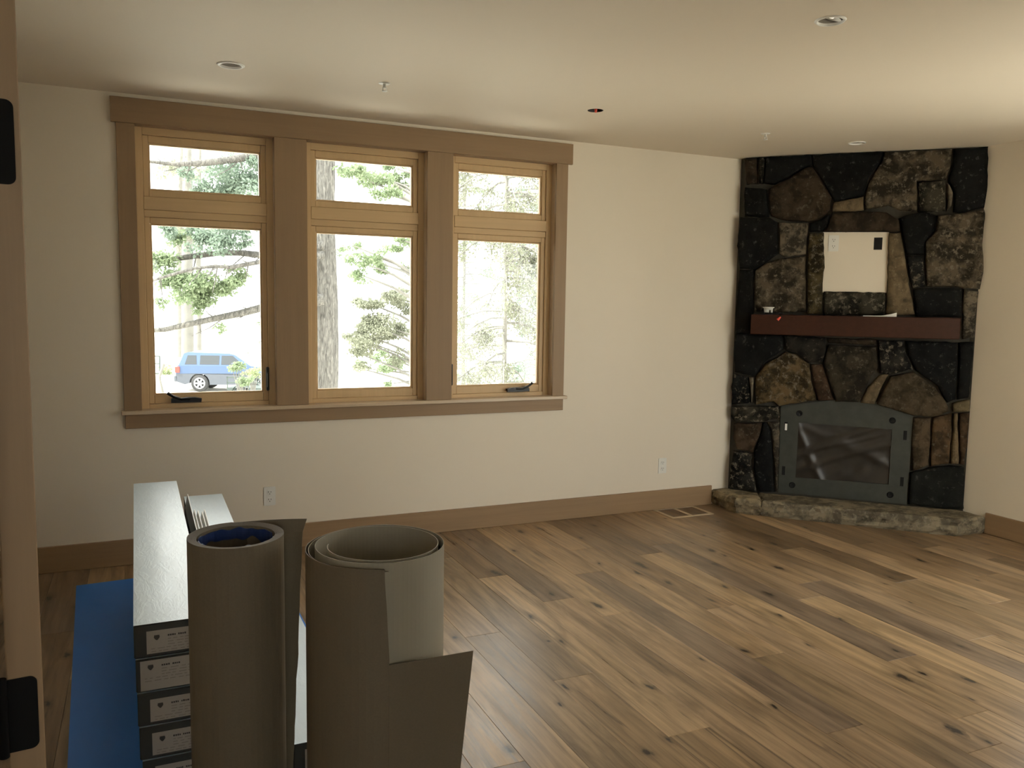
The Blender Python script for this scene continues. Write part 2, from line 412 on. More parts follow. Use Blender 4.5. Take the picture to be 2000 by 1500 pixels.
# ceiling with round cut-outs for the recessed lights
LIGHTS = [('lens', 0.44, 4.438, 0.052), ('bare', 2.513, 4.431, 0.048), ('gimbal', 4.603, 4.413, 0.05), ('gimbal', 2.572, 2.638, 0.052)]
b_ = MB(); b_.prism([(-1.75, -2.35), (2.55, -2.35), (2.55, 1.13), (5.66, 1.13), (5.66, 5.48), (-1.75, 5.48)], H, H + 0.22)
ceil = b_.build('ceiling', 'ceiling')
cut = MB()
for _, x, y, r_ in LIGHTS:
    cut.lathe([(0.0001, H - 0.05), (r_, H - 0.05), (r_, H + 0.11), (0.0001, H + 0.11)], 40, Matrix.Translation((x, y, 0)), False)
cutter = cut.build('cutter', None)
bmc = bmesh.new(); bmc.from_mesh(cutter.data); bmesh.ops.remove_doubles(bmc, verts=bmc.verts, dist=0.0005); bmesh.ops.recalc_face_normals(bmc, faces=bmc.faces); bmc.to_mesh(cutter.data); bmc.free()
md = ceil.modifiers.new('cut', 'BOOLEAN'); md.object = cutter; md.operation = 'DIFFERENCE'; md.solver = 'EXACT'
dg = bpy.context.evaluated_depsgraph_get(); dg.update()
me2 = bpy.data.meshes.new_from_object(ceil.evaluated_get(dg)); ceil.modifiers.clear(); ceil.data = me2
me2.materials.clear(); me2.materials.append(M['ceiling'])
bpy.data.objects.remove(cutter)
tag(ceil, 'smooth cream painted ceiling with recessed lights', 'ceiling', kind='structure')

# floor: sub-floor slab with every plank a piece of its own
fl = MB(); fl.prism([(-1.75, -2.35), (2.55, -2.35), (2.55, 1.13), (5.66, 1.13), (5.66, 5.48), (-1.75, 5.48)], -0.25, -0.018); fl.box(-1.6, 2.40, -2.2, 1.262, -0.018, -0.002)
floor = fl.build('floor', wood('hall_floor', (0.27, 0.18, 0.11), 1, 0.4))
tag(floor, 'wide-plank rustic oak floor in mixed brown tones', 'floor', kind='structure')
TONES = dict(cream=(0.41, 0.302, 0.19), tan=(0.33, 0.235, 0.142), pink=(0.325, 0.236, 0.152), olive=(0.262, 0.192, 0.118),
             grey=(0.185, 0.140, 0.106), brown=(0.225, 0.155, 0.092), dark=(0.15, 0.102, 0.061), gold=(0.385, 0.278, 0.165))
PITCH = 0.1864; X0 = 1.369
JOINTS = {-2: ([2.47], ['grey', 'cream']), -1: ([1.9, 4.0], ['grey', 'cream', 'tan']), 0: ([1.9, 3.545], ['cream', 'olive', 'tan']),
          1: ([2.98, 4.75], ['tan', 'olive', 'brown']), 2: ([2.41, 4.31], ['tan', 'cream', 'brown']), 3: ([1.9, 3.83], ['pink', 'pink', 'grey']),
          4: ([1.75, 3.535], ['olive', 'pink', 'cream']), 5: ([2.2, 4.165], ['pink', 'grey', 'tan']), 6: ([2.836, 4.6], ['olive', 'tan', 'tan']),
          7: ([1.9, 3.41], ['tan', 'pink', 'brown']), 8: ([2.09, 4.35], ['cream', 'gold', 'dark']), 9: ([2.578, 4.5], ['tan', 'grey', 'brown']),
          10: ([1.9, 3.34], ['tan', 'gold', 'pink']), 11: ([1.6, 3.54], ['brown', 'grey', 'tan']), 12: ([2.6, 4.6], ['tan', 'pink', 'brown']),
          13: ([2.2, 4.1], ['grey', 'tan', 'dark']), 14: ([1.7, 3.345], ['brown', 'olive', 'dark']), 15: ([2.9], ['brown', 'tan']), 16: ([2.2, 4.0], ['tan', 'brown', 'dark'])}
for k in range(-16, 23):
    xa, xb = X0 + k * PITCH, X0 + (k + 1) * PITCH
    if xb > XR: xb = XR
    if xa < -1.6: xa = -1.6
    if xb - xa < 0.02: continue
    if k in JOINTS: js, tn = JOINTS[k]
    else:
        j = 1.4 + rnd.random() * 1.3; js = [j, j + 1.5 + rnd.random() * 0.6]; js = [q for q in js if q < 5.0]
        tn = [rnd.choice(['tan', 'brown', 'olive', 'pink', 'cream', 'grey'] if k < 12 else ['tan', 'brown', 'dark', 'brown', 'pink']) for _ in range(len(js) + 1)]
    ys = [1.262] + [q for q in js if q > 1.3] + [WY]
    tn = tn[-(len(ys) - 1):]
    for a, c_, t in zip(ys[:-1], ys[1:], tn):
        g_ = 0.0003; ch = 0.0012
        kt = 0.90 + 0.20 * rnd.random(); co = [v_ * kt for v_ in TONES[t]]; co = [v_ * 1.17 for v_ in co]; co = [0.72 * co[0] + 0.28 * 0.285, 0.72 * co[1] * 0.97 + 0.28 * 0.195, 0.72 * co[2] * 0.93 + 0.28 * 0.112]
        x0, x1, y0, y1 = xa + g_, xb - g_, a + g_, c_ - g_
        q = MB()
        vs = [(x0, y0, -0.018), (x1, y0, -0.018), (x1, y1, -0.018), (x0, y1, -0.018), (x0, y0, -ch), (x1, y0, -ch), (x1, y1, -ch), (x0, y1, -ch),
              (x0 + ch, y0 + ch, 0), (x1 - ch, y0 + ch, 0), (x1 - ch, y1 - ch, 0), (x0 + ch, y1 - ch, 0)]
        q.add(vs, [(3, 2, 1, 0)] + [(i, (i + 1) % 4, 4 + (i + 1) % 4, 4 + i) for i in range(4)] + [(4 + i, 4 + (i + 1) % 4, 8 + (i + 1) % 4, 8 + i) for i in range(4)] + [(8, 9, 10, 11)])
        q.build('plank', 'oak', floor, co)

# baseboards
q = MB(); q.cbox(-1.6, 4.165, D, WY, 0, 0.154, 0.003)
tag(q.build('baseboard_back', 'trim_x'), 'flat alder baseboard under the three windows', 'baseboard', kind='structure')
q = MB(); q.cbox(5.475, XR, 1.262, 3.888, 0, 0.150, 0.003)
tag(q.build('baseboard_right', 'trim_y'), 'flat alder baseboard right of the fireplace hearth', 'baseboard', kind='structure')

# window surround
t1 = tag(empty('trim_1', (1.35, D, 0.8)), 'flat alder casing around the row of three windows', 'window trim', kind='structure')
box('header', 'trim_x', t1, -0.129, 2.831, D - 0.006, WY, 2.577, 2.718, 0.002)
box('side_casing', 'trim_z', t1, -0.103, -0.005, D, WY, 0.926, 2.577, 0.002)
box('side_casing', 'trim_z', t1, 2.705, 2.797, D, WY, 0.926, 2.577, 0.002)
box('mullion_casing', 'trim_z', t1, 0.7675, 0.965, D, WY, 0.926, 2.577, 0.002)
box('mullion_casing', 'trim_z', t1, 1.749, 1.931, D, WY, 0.926, 2.577, 0.002)
box('window_stool', 'stool', t1, -0.118, 2.816, D - 0.026, D + 0.08, 0.903, 0.926, 0.003)
box('apron', 'trim_x', t1, -0.098, 2.795, D, WY, 0.819, 0.903, 0.002)

# three windows
def window(n, x0, x1, label, crank=None, lock=None):
    r_ = tag(empty('window_%d' % n, ((x0 + x1) / 2, D + 0.08, Z_ST)), label, 'window', kind='structure')
    yf = D + 0.078; yb = 5.47
    # jamb liners back to the window frame
    box('jamb', 'jamb_lit', r_, x0 - 0.018, x0 - 0.002, WY + 0.001, yf, Z_ST, Z_HD)
    box('jamb', 'jamb_lit', r_, x1 + 0.002, x1 + 0.018, WY + 0.001, yf, Z_ST, Z_HD)
    box('head_jamb', 'trim_x', r_, x0, x1, WY + 0.001, yf, Z_HD + 0.001, Z_HD + 0.016)
    fw = 0.038
    def fr(name, mat, *a): return box(name, mat, r_, *a, c=0.0025)
    fr('frame_stile', 'pine_z', x0 - 0.020, x0 + fw, yf, yb, Z_ST - 0.02, Z_HD + 0.02)
    fr('frame_stile', 'pine_z', x1 - fw, x1 + 0.020, yf, yb, Z_ST - 0.02, Z_HD + 0.02)
    fr('frame_head', 'pine_x', x0 + fw, x1 - fw, yf, yb, 2.534, Z_HD + 0.02)
    fr('frame_sill', 'pine_x', x0 + fw, x1 - fw, yf + 0.003, yb, Z_ST - 0.02, 0.951)
    fr('transom_bar', 'pine_x', x0 + fw, x1 - fw, yf - 0.004, yb, 2.104, 2.180)
    fr('lower_head', 'pine_x', x0 + fw, x1 - fw, yf + 0.006, yb, 2.062, 2.104)
    for nm, z0, z1, sw, tr_, br in (('upper_sash', 2.180, 2.534, 0.030, 0.042, 0.040), ('lower_sash', 0.951, 2.062, 0.030, 0.036, 0.052)):
        a, c_ = x0 + fw, x1 - fw; ys = yf + 0.014
        s_ = MB()
        s_.cbox(a, a + sw, ys, ys + 0.045, z0, z1, 0.003).cbox(c_ - sw, c_, ys, ys + 0.045, z0, z1, 0.003)
        s_.cbox(a + sw, c_ - sw, ys, ys + 0.045, z1 - tr_, z1, 0.003).cbox(a + sw, c_ - sw, ys, ys + 0.045, z0, z0 + br, 0.003)
        so = s_.build(nm, 'pine_z', r_)
        # glazing bead one step back
        e_ = 0.010; a2, c2, z2, z3 = a + sw, c_ - sw, z0 + br, z1 - tr_
        g_ = MB(); yg = ys + 0.012
        g_.cbox(a2, a2 + e_, yg, yg + 0.03, z2, z3, 0.002).cbox(c2 - e_, c2, yg, yg + 0.03, z2, z3, 0.002)
        g_.cbox(a2 + e_, c2 - e_, yg, yg + 0.03, z3 - e_, z3, 0.002).cbox(a2 + e_, c2 - e_, yg, yg + 0.03, z2, z2 + e_, 0.002)
        g_.build('glazing_bead', 'pine_x', so)
        box('pane', 'glass', so, a2 + 0.002, c2 - 0.002, yg + 0.018, yg + 0.022, z2 + 0.002, z3 - 0.002)
    if crank:
        cx, flip = crank
        c_ = MB(); y0 = yf - 0.02; z0 = 0.958
        c_.prism([(cx + flip * u_, w_) for u_, w_ in ((-0.085, 0.0), (0.085, 0.0), (0.088, 0.022), (0.05, 0.030), (0.0, 0.030), (-0.03, 0.026), (-0.07, 0.036), (-0.085, 0.024))][::int(flip)],
                 0, 0.03, Matrix.Translation((0, yf + 0.002, z0)) @ Matrix(((1, 0, 0, 0), (0, 0, -1, 0), (0, 1, 0, 0), (0, 0, 0, 1))))
        co = c_.build('crank_housing', 'black', r_, None)
        a_ = MB(); a_.tube([(cx + flip * 0.02, y0 - 0.004, z0 + 0.024), (cx - flip * 0.03, y0 - 0.010, z0 + 0.022), (cx - flip * 0.075, y0 - 0.012, z0 + 0.040), (cx - flip * 0.098, y0 - 0.012, z0 + 0.056), (cx - flip * 0.105, y0 - 0.012, z0 + 0.064)], [0.009, 0.007, 0.008, 0.009, 0.010], 10)
        a_.build('crank_arm', 'black', co)
    if lock:
        lx, ly = lock
        l_ = MB(); l_.prism(rrect(lx - 0.009, lx + 0.009, 1.015, 1.165, 0.008), 0, 0.014, Matrix(((1, 0, 0, 0), (0, 0, -1, ly), (0, 1, 0, 0), (0, 0, 0, 1))))
        lo = l_.build('sash_lock', 'black', r_)
        l2 = MB(); l2.tube([(lx, ly - 0.014, 1.04), (lx, ly - 0.024, 1.05), (lx, ly - 0.022, 1.13)], 0.005, 8); l2.build('lock_lever', 'black', lo)
window(1, *UNITS[0], 'wood window through which the parked car shows', (0.24, 1), (0.722, D + 0.078))
window(2, *UNITS[1], 'wood window through which the thick tree trunk shows')
window(3, *UNITS[2], 'wood window nearest the stone fireplace', (2.46, -1), (1.953, D + 0.078))

# window in the right wall (beyond the edge of the picture, lights the room)
r_ = tag(empty('window_4', (XR + 0.06, 2.5, 0.9)), 'wood window in the wall right of the fireplace', 'window', kind='structure')
ym = (RW[0] + RW[1]) / 2
f_ = MB(); f_.box(XR + 0.06, 5.66, RW[0], RW[0] + 0.06, RW[2], RW[3]).box(XR + 0.06, 5.66, RW[1] - 0.06, RW[1], RW[2], RW[3])
f_.box(XR + 0.06, 5.66, RW[0], RW[1], RW[2], RW[2] + 0.06).box(XR + 0.06, 5.66, RW[0], RW[1], RW[3] - 0.06, RW[3]).box(XR + 0.06, 5.66, ym - 0.05, ym + 0.05, RW[2], RW[3])
f_.build('frame', 'pine_z', r_)
box('pane', 'glass', r_, 5.58, 5.584, RW[0] + 0.06, ym - 0.05, RW[2] + 0.06, RW[3] - 0.06)
box('pane', 'glass', r_, 5.58, 5.584, ym + 0.05, RW[1] - 0.06, RW[2] + 0.06, RW[3] - 0.06)
c_ = MB(); c_.box(XR - 0.018, XR, RW[0] - 0.09, RW[0], RW[2], RW[3]).box(XR - 0.018, XR, RW[1], RW[1] + 0.09, RW[2], RW[3]).box(XR - 0.018, XR, RW[0] - 0.09, RW[1] + 0.09, RW[3], RW[3] + 0.13).box(XR - 0.018, XR, RW[0] - 0.09, RW[1] + 0.09, RW[2] - 0.1, RW[2])
c_.build('casing', 'trim_z', r_)

# glazed garden door, and hall window added for its light (both outside the picture)
r_ = tag(empty('door_2', (4.2, 1.2, 0)), 'wood-framed double glass door in the wall facing the windows', 'door', kind='structure')
xm_ = (FW[0] + FW[1]) / 2
for a, c_ in ((FW[0], xm_), (xm_, FW[1])):
    f_ = MB(); f_.box(a, a + 0.09, 1.15, 1.22, FW[2], FW[3]).box(c_ - 0.09, c_, 1.15, 1.22, FW[2], FW[3]).box(a + 0.09, c_ - 0.09, 1.15, 1.22, FW[2], FW[2] + 0.2).box(a + 0.09, c_ - 0.09, 1.15, 1.22, FW[3] - 0.1, FW[3])
    f_.build('door_leaf', 'pine_z', r_); box('pane', 'glass', r_, a + 0.09, c_ - 0.09, 1.182, 1.186, FW[2] + 0.2, FW[3] - 0.1)
r_ = tag(empty('window_5', (-0.3, -2.28, 0.9)), 'small unseen window added at the hall end to light the door', 'window', kind='structure')
f_ = MB(); f_.box(HW[0], HW[0] + 0.06, -2.32, -2.24, HW[2], HW[3]).box(HW[1] - 0.06, HW[1], -2.32, -2.24, HW[2], HW[3]).box(HW[0], HW[1], -2.32, -2.24, HW[2], HW[2] + 0.06).box(HW[0], HW[1], -2.32, -2.24, HW[3] - 0.06, HW[3])
f_.build('frame', 'pine_z', r_); box('pane', 'glass', r_, HW[0] + 0.06, HW[1] - 0.06, -2.282, -2.278, HW[2] + 0.06, HW[3] - 0.06)
# open door at the left edge, hinge edge towards us
A = Vector((-0.1405, 1.300, 0)); ang = math.radians(6.5)
dv = Vector((-math.sin(ang), math.cos(ang), 0)); lv = Vector((-math.cos(ang), -math.sin(ang), 0))
TH = 0.044
# local frame: x along edge to the left, y up, z towards the camera
DM = Matrix(((lv.x, 0, -dv.x, A.x), (lv.y, 0, -dv.y, A.y), (0, 1, 0, 0), (0, 0, 0, 1)))
door = tag(empty('door_1', (A.x, A.y, 0)), 'wooden door standing open with black hinges', 'door', kind='structure')
q = MB(); q.cbox(0, TH, 0.012, 2.40, -0.80, 0, 0.0015, DM); q.build('door_slab', 'door', door)
for z0, z1 in ((1.7315, 1.842), (0.944, 1.05)):
    q = MB(); q.prism(rrect(0.007, TH, z0, z1, 0.010, 6, (0, 1, 1, 0)), 0.0, 0.0025, DM)
    h_ = q.build('hinge_leaf', 'hinge_black', door)
    q = MB(); ctr = A + lv * (TH + 0.006) - dv * 0.004
    q.tube([(ctr.x, ctr.y, z0 - 0.004), (ctr.x, ctr.y, z1 + 0.004)], 0.0065, 12); q.build('hinge_barrel', 'hinge_black', h_)
jb = tag(empty('trim_2', (-0.2, 1.2, 0)), 'alder door jamb at the doorway beside the hinges', 'door frame', kind='structure')
box('jamb', 'trim_z', jb, -0.225, -0.199, 1.115, 1.278, 0, 2.44)
box('jamb', 'trim_z', jb, 2.224, 2.25, 1.115, 1.278, 0, 2.44)
box('head_jamb', 'trim_x', jb, -0.225, 2.25, 1.115, 1.278, 2.414, 2.44)
box('casing', 'trim_z', jb, -0.32, -0.225, 1.262, 1.28, 0, 2.5)

# ------------------------------------------------------------------ ceiling fixtures
def downlight(kind, x, y, r_, label):
    o = tag(empty('recessed_light', (x, y, H)), label, 'ceiling light', 'recessed ceiling lights')
    T = Matrix.Translation((x, y, 0))
    if kind != 'bare':
        q = MB(); rw = 0.016 if kind == 'lens' else 0.010
        q.lathe([(r_ - 0.003, H + 0.004), (r_ - 0.002, H - 0.005), (r_ + rw * 0.4, H - 0.006), (r_ + rw, H - 0.0005), (r_ + rw, H + 0.001)], 40, T)
        q.build('trim_ring', 'bright_white', o)
    q = MB(); q.lathe([(r_ - 0.002, H), (r_ - 0.003, H + 0.095)], 40, T); q.build('can', 'grey_slot' if kind == 'bare' else 'can_grey', o)
    if kind == 'lens':
        q = MB(); q.lathe([(r_ - 0.004, H + 0.046), (r_ * 0.6, H + 0.041), (0.0005, H + 0.039)], 36, T); q.build('lens', 'lamp', o)
    elif kind == 'gimbal':
        G = T @ Matrix.Translation((0, 0, H + 0.012)) @ Matrix.Rotation(math.radians(22), 4, Vector((0.8, 0.6, 0)).normalized())
        q = MB(); q.lathe([(r_ - 0.008, 0.0), (r_ - 0.02, 0.006), (0.018, 0.03), (0.0005, 0.032)], 36, G); q.build('reflector', 'white_plastic', o)
        q = MB(); q.lathe([(0.0005, -0.004), (0.012, -0.001), (0.018, 0.012), (0.016, 0.03)], 20, G); q.build('bulb', 'lamp', o)
    else:
        q = MB(); q.tube([(x - 0.01, y, H + 0.09), (x + 0.005, y - 0.01, H + 0.03), (x, y - 0.004, H + 0.004)], 0.003, 6); w_ = q.build('wire', 'black', o)
        q = MB(); q.lathe([(0.0005, H - 0.012), (0.006, H - 0.012), (0.010, H + 0.012), (0.0005, H + 0.014)], 14, T @ Matrix.Translation((0, -0.004, 0))); q.build('wire_nut', 'red_plastic', w_)
        q = MB(); q.lathe([(0.0005, H + 0.094), (r_ - 0.003, H + 0.094)], 30, T); q.build('can_top', 'hole', o)
labs = ['white-rimmed recessed light above the window with the parked car', 'open ceiling light hole with a red wire nut hanging in it',
        'small recessed light close above the stone fireplace', 'recessed spot light with tilted white reflector, away from any wall']
for (k, x, y, r_), l in zip(LIGHTS, labs): downlight(k, x, y, r_, l)
for x, y, l in ((1.217, 4.42, 'small white sprinkler head between the rimmed light and the red wire nut'), (3.84, 4.471, 'small white sprinkler head near the top of the fireplace')):
    o = tag(empty('sprinkler_head', (x, y, H)), l, 'sprinkler', 'ceiling sprinkler heads'); T = Matrix.Translation((x, y, 0))
    q = MB(); q.lathe([(0.0005, H - 0.004), (0.014, H - 0.005), (0.028, H - 0.003), (0.032, H)], 28, T); q.build('escutcheon', 'white_plastic', o)
    q = MB(); q.lathe([(0.009, H - 0.003), (0.008, H - 0.018), (0.011, H - 0.02), (0.010, H - 0.024), (0.0005, H - 0.024)], 16, T)
    q.box(-0.011, -0.007, -0.003, 0.003, H - 0.04, H - 0.02, T).box(0.007, 0.011, -0.003, 0.003, H - 0.04, H - 0.02, T); q.build('sprinkler_body', 'white_plastic', o)
    q = MB(); q.lathe([(0.0005, H - 0.041), (0.015, H - 0.041), (0.014, H - 0.038), (0.0005, H - 0.038)], 18, T); q.build('deflector', 'white_plastic', o)

# ------------------------------------------------------------------ outlets
def outlet(T, label, name='wall_outlet'):
    """T: local x right, y up, z out of the wall, origin at plate centre"""
    o = empty(name, T.translation); tag(o, label, 'outlet', 'white duplex outlets')
    q = MB(); q.prism(rrect(-0.036, 0.036, -0.060, 0.060, 0.005), 0, 0.005, T); q.build('cover_plate', 'white_plastic', o)
    for s_ in (-1, 1):
        q = MB(); q.prism(rrect(-0.017, 0.017, s_ * 0.024 - 0.016, s_ * 0.024 + 0.016, 0.012), 0.005, 0.0075, T); rc = q.build('receptacle', 'white_plastic', o)
        q = MB(); q.box(-0.009, -0.006, s_ * 0.024 - 0.001, s_ * 0.024 + 0.009, 0.0074, 0.0078, T).box(0.006, 0.009, s_ * 0.024 - 0.001, s_ * 0.024 + 0.008, 0.0074, 0.0078, T)
        q.prism([(0.003 * math.cos(t), s_ * 0.024 - 0.009 + 0.003 * math.sin(t)) for t in np.linspace(0, 5.6, 9)], 0.0074, 0.0078, T); q.build('slots', 'grey_slot', rc)
WT = lambda x, z: Matrix(((1, 0, 0, x), (0, 0, -1, WY), (0, 1, 0, z), (0, 0, 0, 1)))
outlet(WT(0.717, 0.348), 'white duplex outlet on the wall below the window with the parked car')
outlet(WT(3.690, 0.345), 'white duplex outlet on the wall beside the fireplace hearth')

# ------------------------------------------------------------------ floor register
reg = tag(empty('floor_register', (3.79, 5.16, 0)), 'flush oak floor vent frame with two openings by the baseboard', 'floor vent')
RX0, RX1, RY0, RY1 = 3.60, 3.985, 5.03, 5.292; bw = 0.028; xm = 3.79
def bar(name, *a): return box(name, wood_reg, reg, *a, c=0.001)
wood_reg = wood('register_oak', (0.62, 0.50, 0.35), 0, 0.5)
bar('frame_bar', RX0, RX1, RY0, RY0 + bw, 0.0002, 0.004); bar('frame_bar', RX0, RX1, RY1 - bw * 0.5, RY1, 0.0002, 0.004)
bar('frame_bar', RX0, RX0 + bw, RY0 + bw, RY1 - bw * 0.5, 0.0002, 0.004); bar('frame_bar', RX1 - bw, RX1, RY0 + bw, RY1 - bw * 0.5, 0.0002, 0.004)
bar('divider', xm - bw / 2, xm + bw / 2, RY0 + bw, RY1 - bw * 0.5, 0.0002, 0.004)
for a, c_ in ((RX0 + bw, xm - bw / 2), (xm + bw / 2, RX1 - bw)):
    box('insert_panel', 'oak', reg, a, c_, RY0 + bw, RY1 - bw * 0.5, 0.0002, 0.002, color=(0.14, 0.09, 0.052))

# ------------------------------------------------------------------ stone fireplace across the corner
CF = 9.53; S2 = math.sqrt(2)
E_ = Vector((1, -1, 0)) / S2; N_ = Vector((-1, -1, 0)) / S2       # along the face, out of the face
FO = Vector((CF / 2, CF / 2, 0))
FM = Matrix(((E_.x, 0, N_.x, FO.x), (E_.y, 0, N_.y, FO.y), (0, 1, 0, 0), (0, 0, 0, 1)))   # local x along, y up, z out
def face(x, y, off=0.0):
    o = FO + N_ * off; d = ray(x, y); nn = Vector((1, 1, 0)); t = (o - CAM).dot(nn) / d.dot(nn); p = CAM + d * t
    return ((p - FO).dot(E_), p.z)
U = lambda x, y: (1400 + x / 3.571, 270 + y / 3.571)
L = lambda x, y: (1380 + x / 3.448, 640 + y / 3.448)
fpl = tag(empty('stone_fireplace', (4.9, 4.65, 0)), 'floor-to-ceiling corner fireplace of dark rough fieldstone with wood mantel', 'fireplace')
MO = -0.045                                                      # mortar face behind the stone faces
def plan(c, s): p = FO + N_ * c + E_ * s; return (p.x, p.y)
sL, sR = (4.315 - 5.265) / S2, (5.455 - 4.125) / S2
bp = [plan(MO, -0.645), plan(MO, 0.972), (XR, 4.075), (XR, WY), (4.34, WY)]
q = MB(); q.prism(bp, 0.0, H); q.build('mortar_core', 'mortar', fpl)

def offset_poly(p, d):
    n = len(p); out = []
    area = sum(p[i][0] * p[(i + 1) % n][1] - p[(i + 1) % n][0] * p[i][1] for i in range(n))
    sg = 1 if area > 0 else -1
    for i in range(n):
        a, b2, c2 = Vector(p[i - 1]), Vector(p[i]), Vector(p[(i + 1) % n])
        e1 = (b2 - a).normalized(); e2 = (c2 - b2).normalized()
        n1 = Vector((-e1.y, e1.x)) * sg; n2 = Vector((-e2.y, e2.x)) * sg
        bis = (n1 + n2); l = bis.length
        bis = bis / l if l > 1e-4 else n1
        k = d / max(0.45, bis.dot(n1)); out.append(tuple(b2 + bis * k))
    return out
def rock(poly, base, top, T, name, mat, parent, color, step=0.035, jit=0.0035, rough=0.006, gap=0.0012, soft=0.008, seed=0):
    """a stone from an outline: rounded edge, uneven face; poly in T's local xy, depth along local z"""
    rg = random.Random(seed); p = offset_poly(poly, gap); pts = []
    for i in range(len(p)):
        a, b2 = Vector(p[i]), Vector(p[(i + 1) % len(p)]); k = max(1, int((b2 - a).length / step))
        for j in range(k):
            v_ = a.lerp(b2, j / k)
            pts.append((v_.x + rg.uniform(-jit, jit), v_.y + rg.uniform(-jit, jit)))
    area = sum(pts[i][0] * pts[(i + 1) % len(pts)][1] - pts[(i + 1) % len(pts)][0] * pts[i][1] for i in range(len(pts)))
    if area < 0: pts.reverse()
    n = len(pts)
    in1 = offset_poly(pts, soft * 0.35); in2 = offset_poly(pts, soft)
    xs = [q_[0] for q_ in in2]; ys = [q_[1] for q_ in in2]
    # inner points
    inner = []; y = min(ys) + step * 0.6
    def inside(px, py):
        c2 = False
        for i in range(n):
            (x1, y1), (x2, y2) = in2[i], in2[i - 1]
            if (y1 > py) != (y2 > py) and px < (x2 - x1) * (py - y1) / (y2 - y1) + x1: c2 = not c2
        return c2
    while y < max(ys):
        x = min(xs) + step * 0.6
        while x < max(xs):
            px, py = x + rg.uniform(-.3, .3) * step, y + rg.uniform(-.3, .3) * step
            if inside(px, py) and min((px - a) ** 2 + (py - c2) ** 2 for a, c2 in in2) > (step * 0.45) ** 2: inner.append((px, py))
            x += step
        y += step
    vin = [Vector(v_) for v_ in in2] + [Vector(v_) for v_ in inner]
    vo, _, fo, ov, _, _ = delaunay_2d_cdt(vin, [(i, (i + 1) % n) for i in range(n)], [], 1, 1e-6)
    sd_ = seed * 3.7
    def hgt(v_, k): return top + rough * k * (mnoise.noise(Vector((v_[0] * 9 + sd_, v_[1] * 9, sd_))) + 0.6 * mnoise.noise(Vector((v_[0] * 24, v_[1] * 24 + sd_, 1)))) 
    q = MB()
    vs = [T @ Vector((a, c2, base)) for a, c2 in pts] + [T @ Vector((a, c2, base + (hgt((a, c2), 1) - base) * 0.72)) for a, c2 in in1]
    fs = [(i, (i + 1) % n, n + (i + 1) % n, n + i) for i in range(n)]
    cap0 = len(vs)
    vs += [T @ Vector((v_.x, v_.y, hgt(v_, 1.5 if not any(o_ < n for o_ in ov[i]) else 1.0))) for i, v_ in enumerate(vo)]
    mp = {}
    for i, o_ in enumerate(ov):
        for k in o_: mp[k] = i
    for i in range(n):
        a, b2 = mp.get(i), mp.get((i + 1) % n)
        if a is None or b2 is None: continue
        fs.append((n + i, n + (i + 1) % n, cap0 + b2, cap0 + a) if a != b2 else (n + i, n + (i + 1) % n, cap0 + a))
    fs += [tuple(cap0 + i for i in f) for f in fo]
    q.add(vs, fs, True)
    o = q.build(name, mat, parent, color)
    return o

